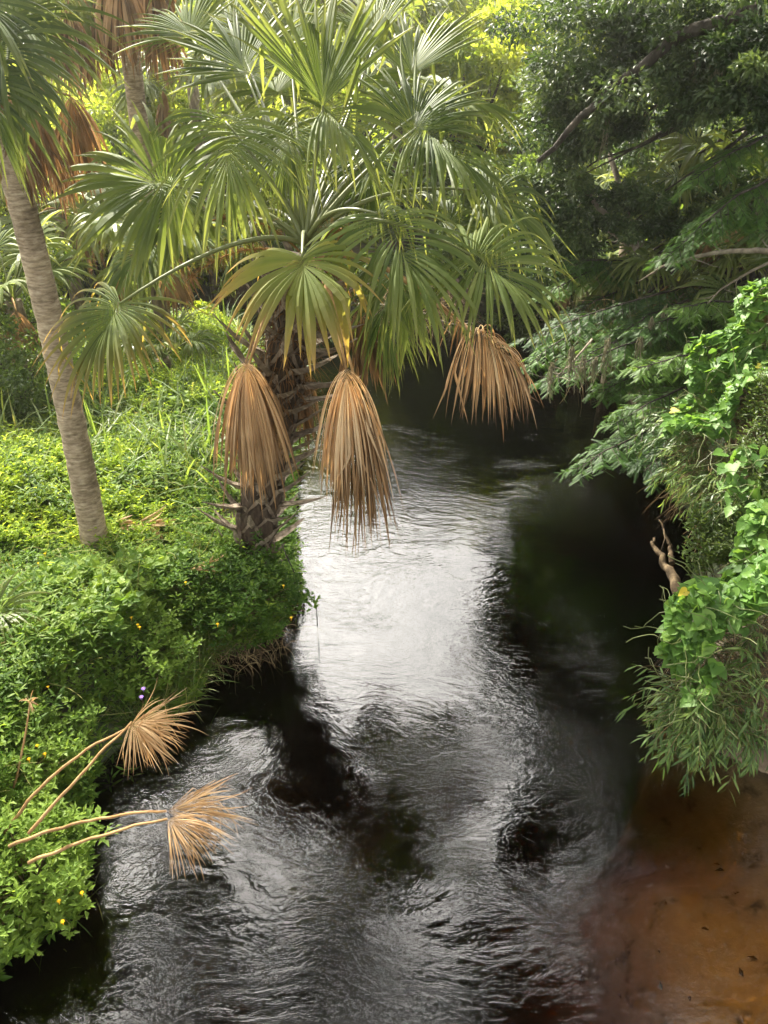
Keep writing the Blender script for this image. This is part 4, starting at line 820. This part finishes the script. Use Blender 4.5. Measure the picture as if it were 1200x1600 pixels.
# dark glossy bush mass at the palm's foot and plants spilling over the edge
def mound(name, label, cat, c, r, n, h, lsz, mt_, tpl=None, tint0=.4, flat=.5, core=True, nl=8):
    c = np.asarray(c, float); r = np.asarray(r, float); d = nrm(rs.randn(n, 3)); d[:, 2] = np.abs(d[:, 2]) - .25; d = nrm(d)
    lob = 1 + .28 * np.sin(d[:, 0] * 5 + c[0] * 9) * np.sin(d[:, 1] * 6 + c[1] * 7) + .12 * rs.randn(n); P = c + d * r * ((.5 + .5 * rs.rand(n) ** .5) * lob)[:, None]; P[:, 2] = np.maximum(P[:, 2], .05); o = thing(name, label, cat, A(c[0], c[1], c[2] - .1)); g = G()
    sprigs(g, P, h, lsz, nl, tpl or T_ovate(.42), lean=d * .9, tint=np.clip(tint0 + .18 * rs.randn(n), 0, 1)); f = g.build('leaves', M[mt_], o, smooth=False); f.location = -Vector((c[0], c[1], c[2] - .1))
    g = G()
    for i in range(0, n, max(1, n // 160)): tube(g, bez(c - A(0, 0, .25) + rs.randn(3) * .05, (c + P[i]) / 2, P[i], 5), np.linspace(.006, .002, 5), 3, tint=rs.rand(), cap=False)
    f = g.build('stems', M['twigs'], o); f.location = -Vector((c[0], c[1], c[2] - .1)); return o
mound('bush', 'dark glossy leafy bush spilling over the bank below the leaning palm', 'bush', A(-1.35, 6.15, .45), (.50, .45, .42), 560, .13, .075, 'ground_leaf', tint0=.28)
mound('bush', 'leafy bush on the bank edge just left of the dark glossy one', 'bush', A(-1.95, 6.05, .5), (.5, .4, .36), 420, .13, .07, 'ground_leaf', tint0=.45)
mound('bush', 'bushy plant overhanging the dark recess under the bank', 'bush', A(-2.15, 5.35, .45), (.42, .4, .35), 320, .12, .065, 'bright_leaf', tint0=.4)
mound('bush', 'bright leafy bush with yellow flowers in the bottom left corner', 'bush', A(-2.35, 3.25, .35), (.38, .42, .42), 360, .14, .075, 'bright_leaf', tint0=.55)
mound('bush', 'bright leafy bush on the bank beside the lower dead frond stalks', 'bush', A(-2.75, 3.9, .45), (.45, .45, .42), 380, .14, .07, 'bright_leaf', tint0=.5)
mound('bush', 'leafy bush on the bank beside the upper dead frond stalks', 'bush', A(-2.75, 4.7, .5), (.45, .5, .38), 380, .13, .065, 'bright_leaf', tint0=.4)
mound('bush', 'broad-leaved light green plant left of the bare soil patch', 'bush', A(-3.0, 5.6, .72), (.4, .35, .25), 130, .12, .11, 'bright_leaf', T_heart(), tint0=.45, nl=4)

# grass
g = G(); GB = [T_blade(.035, b_) for b_ in (.3, .8, 1.3)]
def blades(g, P, l, tint, tp=None):
    n = len(P); ax = nrm(Z * 1.2 + rs.randn(n, 3) * A(.6, .6, 0)); nn = nrm(-np.stack([ax[:, 0], ax[:, 1], ax[:, 2] * 0], 1) + Z * .6 + rs.randn(n, 3) * .2)
    for k in range(3): m_ = np.arange(n) % 3 == k; scatter(g, (tp or GB)[k], P[m_], ax[m_], -nn[m_] * -1, l * (.5 + .9 * rs.rand(m_.sum())), tint[m_])
x, y, z, s = land(9000, -9, -.8, 8.2, 15.5, .05, 7, 1.0); k_ = vn(x, y, 1.5, 21) > -.15; x, y, z = x[k_], y[k_], z[k_]
blades(g, np.stack([x, y, z], 1), .52, np.clip(.4 + .2 * rs.randn(len(x)), 0, 1))
x, y, z, s = land(5000, -6, -.7, 3, 8.5, -.05, 4, 1.0); blades(g, np.stack([x, y, z], 1), .26, np.clip(.4 + .3 * rs.randn(len(x)), 0, 1))
x, y, z, s = land(1600, -3.2, -1.4, 4.8, 6.2, -.15, .3, 0); blades(g, np.stack([x, y, np.maximum(z, .15)], 1), .3, np.clip(.5 + .3 * rs.randn(len(x)), 0, 1))
x, y, z, s = land(2600, -8, -1.6, 7.5, 14, .2, 7, .8); blades(g, np.stack([x, y, z], 1), .85, np.clip(.45 + .2 * rs.randn(len(x)), 0, 1))
x, y, z, s = land(900, -7, -.7, 3, 12, .0, 6, .8)
for k in range(len(x)):
    d = nrm(rs.randn(3) * A(1, 1, .35) + Z * .25); Q = [A(x[k], y[k], z[k] + rs.uniform(.1, .35))]; ll = rs.uniform(.15, .5)
    for s_ in range(4): d = nrm(d + rs.randn(3) * .2); Q.append(Q[-1] + d * ll / 4)
    tube(g, Q, np.linspace(.004, .0015, 5), 3, tint=1.3, cap=False)
tag(g.build('grass', M['grass'], smooth=False), 'tall and short grass growing through the creepers on the left bank', 'grass', kind='stuff')
# tall grass across the back channel
g = G(); x = rs.uniform(-9, -1.5, 5000); y = rs.uniform(19.2, 23, 5000); blades(g, np.stack([x, y, hgt(x, y)], 1), 1.5, np.clip(.4 + .2 * rs.randn(len(x)), 0, 1), [T_blade(.03, b_) for b_ in (.3, .8, 1.3)])
tag(g.build('grass', M['grass'], smooth=False), 'tall sunlit reeds across the back channel', 'grass', kind='stuff')

# sunken leaves on the sandy shoal
g = G(); x = rs.uniform(1.5, 4, 90); y = rs.uniform(1.2, 4.4, 90); s_ = sdist(x, y); k_ = s_ < -.15; x, y = x[k_], y[k_]; P = np.stack([x, y, hgt(x, y) + .01], 1); n_ = len(P)
scatter(g, T_ovate(.4), P, rdir(rs, n_, flat=.05), nrm(Z + rs.randn(n_, 3) * .2), .035 + .05 * rs.rand(n_), rs.rand(n_) * .9)
tag(g.build('leaf_litter', M['fibre'], smooth=False), 'dark sunken leaves scattered on the sandy shallows', 'leaf litter', kind='stuff')
# yellow and purple flowers
def flower(p, r_, mt_, name, label, group):
    g = G(); n = 8; v = [p + A(0, 0, .004)]; t = []
    for k in range(n * 2):
        a = k * math.pi / n; rr = r_ * (1 if k % 2 == 0 else .62); v.append(p + A(math.cos(a) * rr, math.sin(a) * rr, .006 * (k % 2)))
    t = [[0, 1 + k, 1 + (k + 1) % (2 * n)] for k in range(2 * n)]; g.add(A(*v), None, t, rs.rand())
    tube(g, [p, p - A(0, 0, .015), p - A(.003, 0, .03)], [.003, .002, .002], 4, tint=0)
    tag(g.build(name, M[mt_], origin=p, smooth=False), label, 'flower', group)
for px, py in [(218, 980), (215, 976), (75, 1073), (340, 975), (70, 865), (58, 1165), (45, 1186), (70, 1178), (3, 1189), (92, 1408), (98, 1440), (128, 1395), (205, 965), (175, 980), (290, 910), (60, 880), (212, 645), (455, 965), (443, 915)]:
    p_ = onz(px, py, .95 if px > 150 or py < 1000 else .85); flower(p_, .014, 'yellow', 'yellow_flower', 'small yellow daisy-like flower dotted in the left bank creepers', 'yellow flowers in the creepers')
for px, py in [(224, 1076), (221, 1089)]:
    flower(onz(px, py, .75), .022, 'purple', 'purple_flower', ('upper' if py < 1080 else 'lower') + ' of the two small purple flowers above the upper dead frond', 'purple flowers above the dead frond')

# ------------------------------------------------------------------ right bank
rs = np.random.RandomState(91)
def patch(corners, n):                                        # corners: rows of (px,py,depth) -> surface points + normals
    C_ = np.array([[at(*c) for c in row] for row in corners]); ni, nj = C_.shape[:2]; u = rs.rand(n) * (ni - 1); v = rs.rand(n) * (nj - 1); i = np.minimum(u.astype(int), ni - 2); j = np.minimum(v.astype(int), nj - 2); fu, fv = (u - i)[:, None], (v - j)[:, None]
    P = C_[i, j] * (1 - fu) * (1 - fv) + C_[i + 1, j] * fu * (1 - fv) + C_[i, j + 1] * (1 - fu) * fv + C_[i + 1, j + 1] * fu * fv
    du = C_[i + 1, j] - C_[i, j]; dv = C_[i, j + 1] - C_[i, j]; N_ = nrm(np.cross(du, dv)); N_[(N_ @ FW) > 0] *= -1; return P, N_
HT = T_heart()
def vines(label, corners, n, size, name='vine'):
    P, N_ = patch(corners, n); b_ = P.mean(0); o = thing(name, label, 'vine', b_); g = G()
    lum = .10 * np.sin(P[:, 0] * 5 + P[:, 2] * 7) + .08 * np.sin(P[:, 1] * 9); P = P + N_ * (lum + rs.rand(n) * .10)[:, None]
    ax = nrm(rs.randn(n, 3) * .7 + GR * .7 + N_ * .3 + A(-.4, -.3, 0)); nn = nrm(N_ * .5 + Z * .6 + rs.randn(n, 3) * .28)
    scatter(g, HT, P, ax, nn, size * (.55 + .75 * rs.rand(n)), np.where(rs.rand(n) < .006, 1.0, np.clip(.45 + .2 * rs.randn(n), 0, .9)))
    f = g.build('leaves', M['vine'], o); f.location = -Vector(b_); g = G()
    for i in range(60):
        k = rs.randint(n); d = rdir(rs, 1, (0, 0, 0))[0]; Q = [P[k] - N_[k] * .08]
        for s_ in range(8): d = nrm(d + rs.randn(3) * .4 - N_[k] * .05); Q.append(Q[-1] + d * .07)
        tube(g, Q, .0035, 4, tint=.4, cap=False)
    f = g.build('stems', M['petiole'], o); f.location = -Vector(b_); return P
vines('dense heart-leaved vine mat hanging over the water at the lower right', [[(1045, 960, 6.4), (1110, 900, 6.6), (1215, 800, 6.9)], [(1035, 1010, 6.2), (1110, 960, 6.2), (1215, 880, 6.3)], [(1070, 1050, 6.1), (1110, 1010, 6.0), (1215, 930, 6.1)]], 1250, .088)
vines('small tongue of heart-leaved vine trailing below the lower vine mat', [[(1075, 1050, 6.1), (1130, 1040, 6.0)], [(1070, 1095, 6.0), (1110, 1100, 5.95)]], 60, .10)
vines('heart-leaved vine mat climbing the right edge above the dry grass', [[(1150, 490, 8.2), (1225, 400, 8.0)], [(1085, 590, 8.2), (1225, 520, 7.7)], [(1055, 650, 8.2), (1190, 600, 7.7)], [(1050, 690, 8.0), (1130, 680, 7.6)]], 1350, .090)
vines('sparse vine runners crossing the dry grass on the right bank', [[(1130, 700, 7.4), (1200, 690, 7.2)], [(1140, 820, 7.2), (1215, 800, 7.0)]], 60, .12)

def leafy(label, corners, n, h, lsz, mt_, tpl, nl=10, name='leafy_plant', cat='plant', out=.6, stems_=140, tint0=.5, kind=None):
    P, N_ = patch(corners, n); b_ = P.mean(0); g = G(); lean = N_ * out
    sprigs(g, P - Z * h * .4, h, lsz, nl, tpl, lean=lean, tint=np.clip(tint0 + .22 * rs.randn(n), 0, 1)); 
    if kind: 
        tag(g.build(name, M[mt_], smooth=False), label, cat, kind=kind); return
    o = thing(name, label, cat, b_); f = g.build('leaves', M[mt_], o, smooth=False); f.location = -Vector(b_); g = G()
    for i in range(min(stems_, n)):
        k = rs.randint(n); tube(g, bez(P[k] - N_[k] * .25 - Z * .15, P[k] - N_[k] * .05, P[k] + nrm(N_[k] + Z) * h * .5, 5), np.linspace(.004, .0015, 5), 3, tint=rs.rand(), cap=False)
    f = g.build('stems', M['twigs'], o); f.location = -Vector(b_)
LN = T_lance(.13)
def arching(label, corners, n, l, lsz, tint0=.5, every=.05):
    P, N_ = patch(corners, n); b_ = P.mean(0); o = thing('bamboo_grass', label, 'plant', b_); g = G(); gs = G(); pos = []; ax = []; tt_ = []
    for k in range(n):
        d = nrm(N_[k] * .55 + Z * rs.uniform(-.1, .9) + rs.randn(3) * .45 + A(-.35, -.15, 0)); p_ = P[k] - N_[k] * .2; ll = l * rs.uniform(.45, 1.25); m_ = 12; Q = [p_]
        for s_ in range(m_): d = nrm(d + GR * .13 + rs.randn(3) * .05); Q.append(Q[-1] + d * ll / m_)
        Q = np.array(Q); tube(gs, Q, np.linspace(.004, .0012, m_ + 1), 3, tint=rs.uniform(.2, .8), cap=False); tk_ = np.clip(tint0 + .22 * rs.randn(), 0, 1); sd = nrm(np.cross(d, Z) + rs.randn(3) * .2)
        for s_ in range(3, m_ + 1):
            for sg in (1, -1):
                if rs.rand() < .82: pos.append(Q[s_] + rs.randn(3) * .008); ax.append(nrm((Q[s_] - Q[s_ - 1]) / (ll / m_) * rs.uniform(.5, 1.1) + sd * sg * rs.uniform(.3, .9) + GR * rs.uniform(.1, .7))); tt_.append(tk_ + .1 * rs.randn())
    pos = np.array(pos); ax = np.array(ax); q_ = len(pos)
    scatter(g, LN, pos, ax, nrm(Z + rs.randn(q_, 3) * .45 + CF * .3), lsz * (.5 + .8 * rs.rand(q_)), np.clip(np.array(tt_), 0, 1))
    f = g.build('leaves', M['bamboo'], o, smooth=False); f.location = -Vector(b_); f = gs.build('stems', M['twigs'], o); f.location = -Vector(b_)
arching('slender-leaved bamboo-like plants hanging over the water below the vine mat', [[(1040, 1070, 6.25), (1110, 1050, 6.1), (1215, 930, 6.3)], [(1050, 1120, 6.1), (1120, 1120, 6.0), (1215, 1060, 6.0)], [(1090, 1180, 6.0), (1140, 1170, 5.95), (1215, 1150, 5.9)]], 150, .44, .115)
arching('slender-leaved plants hanging over black water below the upper vines', [[(1060, 680, 8.2), (1150, 700, 7.8), (1215, 680, 7.6)], [(1050, 730, 8.1), (1110, 760, 7.6), (1215, 760, 7.2)], [(1090, 780, 8.0), (1130, 800, 7.5), (1170, 810, 7.2)]], 170, .46, .11, tint0=.55)
arching('slender-leaved plants between the cypress spray and the upper vines', [[(1040, 630, 8.6), (1100, 640, 8.2)], [(1030, 680, 8.4), (1090, 720, 8.1)]], 60, .45, .11, tint0=.3)
leafy('green leaves mixed among the dry stems at the right edge', [[(1170, 600, 7.7), (1220, 560, 7.6)], [(1150, 820, 7.1), (1220, 800, 6.9)]], 160, .2, .07, 'mid', T_ovate(.4))
# dry stems
def dry(label, corners, n, l):
    P, N_ = patch(corners, n); g = G()
    for k in range(n):
        d = nrm(N_[k] * .5 + rs.randn(3) * .6 + Z * .1); Q = [P[k] - N_[k] * .15]; ll = l * rs.uniform(.5, 1.3)
        for s_ in range(7): d = nrm(d + GR * .22 + rs.randn(3) * .14); Q.append(Q[-1] + d * ll / 7)
        tube(g, Q, np.linspace(.0035, .0012, 8), 3, tint=rs.rand(), cap=False)
    tag(g.build('dry_grass', M['twigs'], smooth=False), label, 'dry grass', kind='stuff')
leafy('shadowy leaves filling the hollow between the two vine mats', [[(1085, 800, 7.7), (1215, 790, 7.1)], [(1075, 900, 7.3), (1215, 860, 6.9)]], 260, .22, .075, 'mid', T_ovate(.42), tint0=.4)
dry('tangle of tan dead stems between the two vine mats', [[(1120, 640, 7.9), (1215, 580, 7.6)], [(1040, 740, 8.1), (1215, 720, 7.3)], [(1090, 820, 7.7), (1215, 820, 7.0)]], 900, .4)
dry('dry brown stems under the lower vine mat', [[(1080, 1010, 6.3), (1215, 900, 6.4)], [(1060, 1150, 6.1), (1215, 1120, 6.0)]], 600, .35)
dry('dry rootlets hanging under the left bank edge', [[(240, 1040, 6.9), (330, 1000, 7.3), (450, 960, 7.7)], [(260, 1090, 6.8), (330, 1035, 7.1), (450, 1010, 7.5)]], 380, .25)
dry('dead twigs hanging in the dark recess beneath the cypress', [[(870, 480, 10.8), (1060, 480, 10.8)], [(870, 560, 10.5), (1060, 560, 10.2)]], 500, .7)
dry('dark tangled roots and twigs along the far bank behind the palm', [[(560, 430, 12), (720, 440, 12)], [(560, 520, 12), (720, 500, 12)]], 420, .7)

# ------------------------------------------------------------------ haze volume, added for the bright glare at the top left
g = G(); hx0, hx1, hy0, hy1, hz0, hz1 = -60, 60, -30, 60, -6.5, 19
v = A(*[[x, y, z] for z in (hz0, hz1) for y in (hy0, hy1) for x in (hx0, hx1)])
g.add(v, [[0, 2, 3, 1], [4, 5, 7, 6], [0, 1, 5, 4], [2, 6, 7, 3], [0, 4, 6, 2], [1, 3, 7, 5]])
m, nt, N, L = mat('haze'); pv = N('ShaderNodeVolumePrincipled'); pv.inputs['Density'].default_value = .0021; pv.inputs['Color'].default_value = (1, .97, .88, 1); pv.inputs['Anisotropy'].default_value = .78
o = N('ShaderNodeOutputMaterial'); L(pv.outputs[0], o.inputs['Volume'])
hz = g.build('haze', m, smooth=False); hz['kind'] = 'stuff'; hz['label'] = 'thin pale haze added for the glare at the top left'; hz['category'] = 'haze'
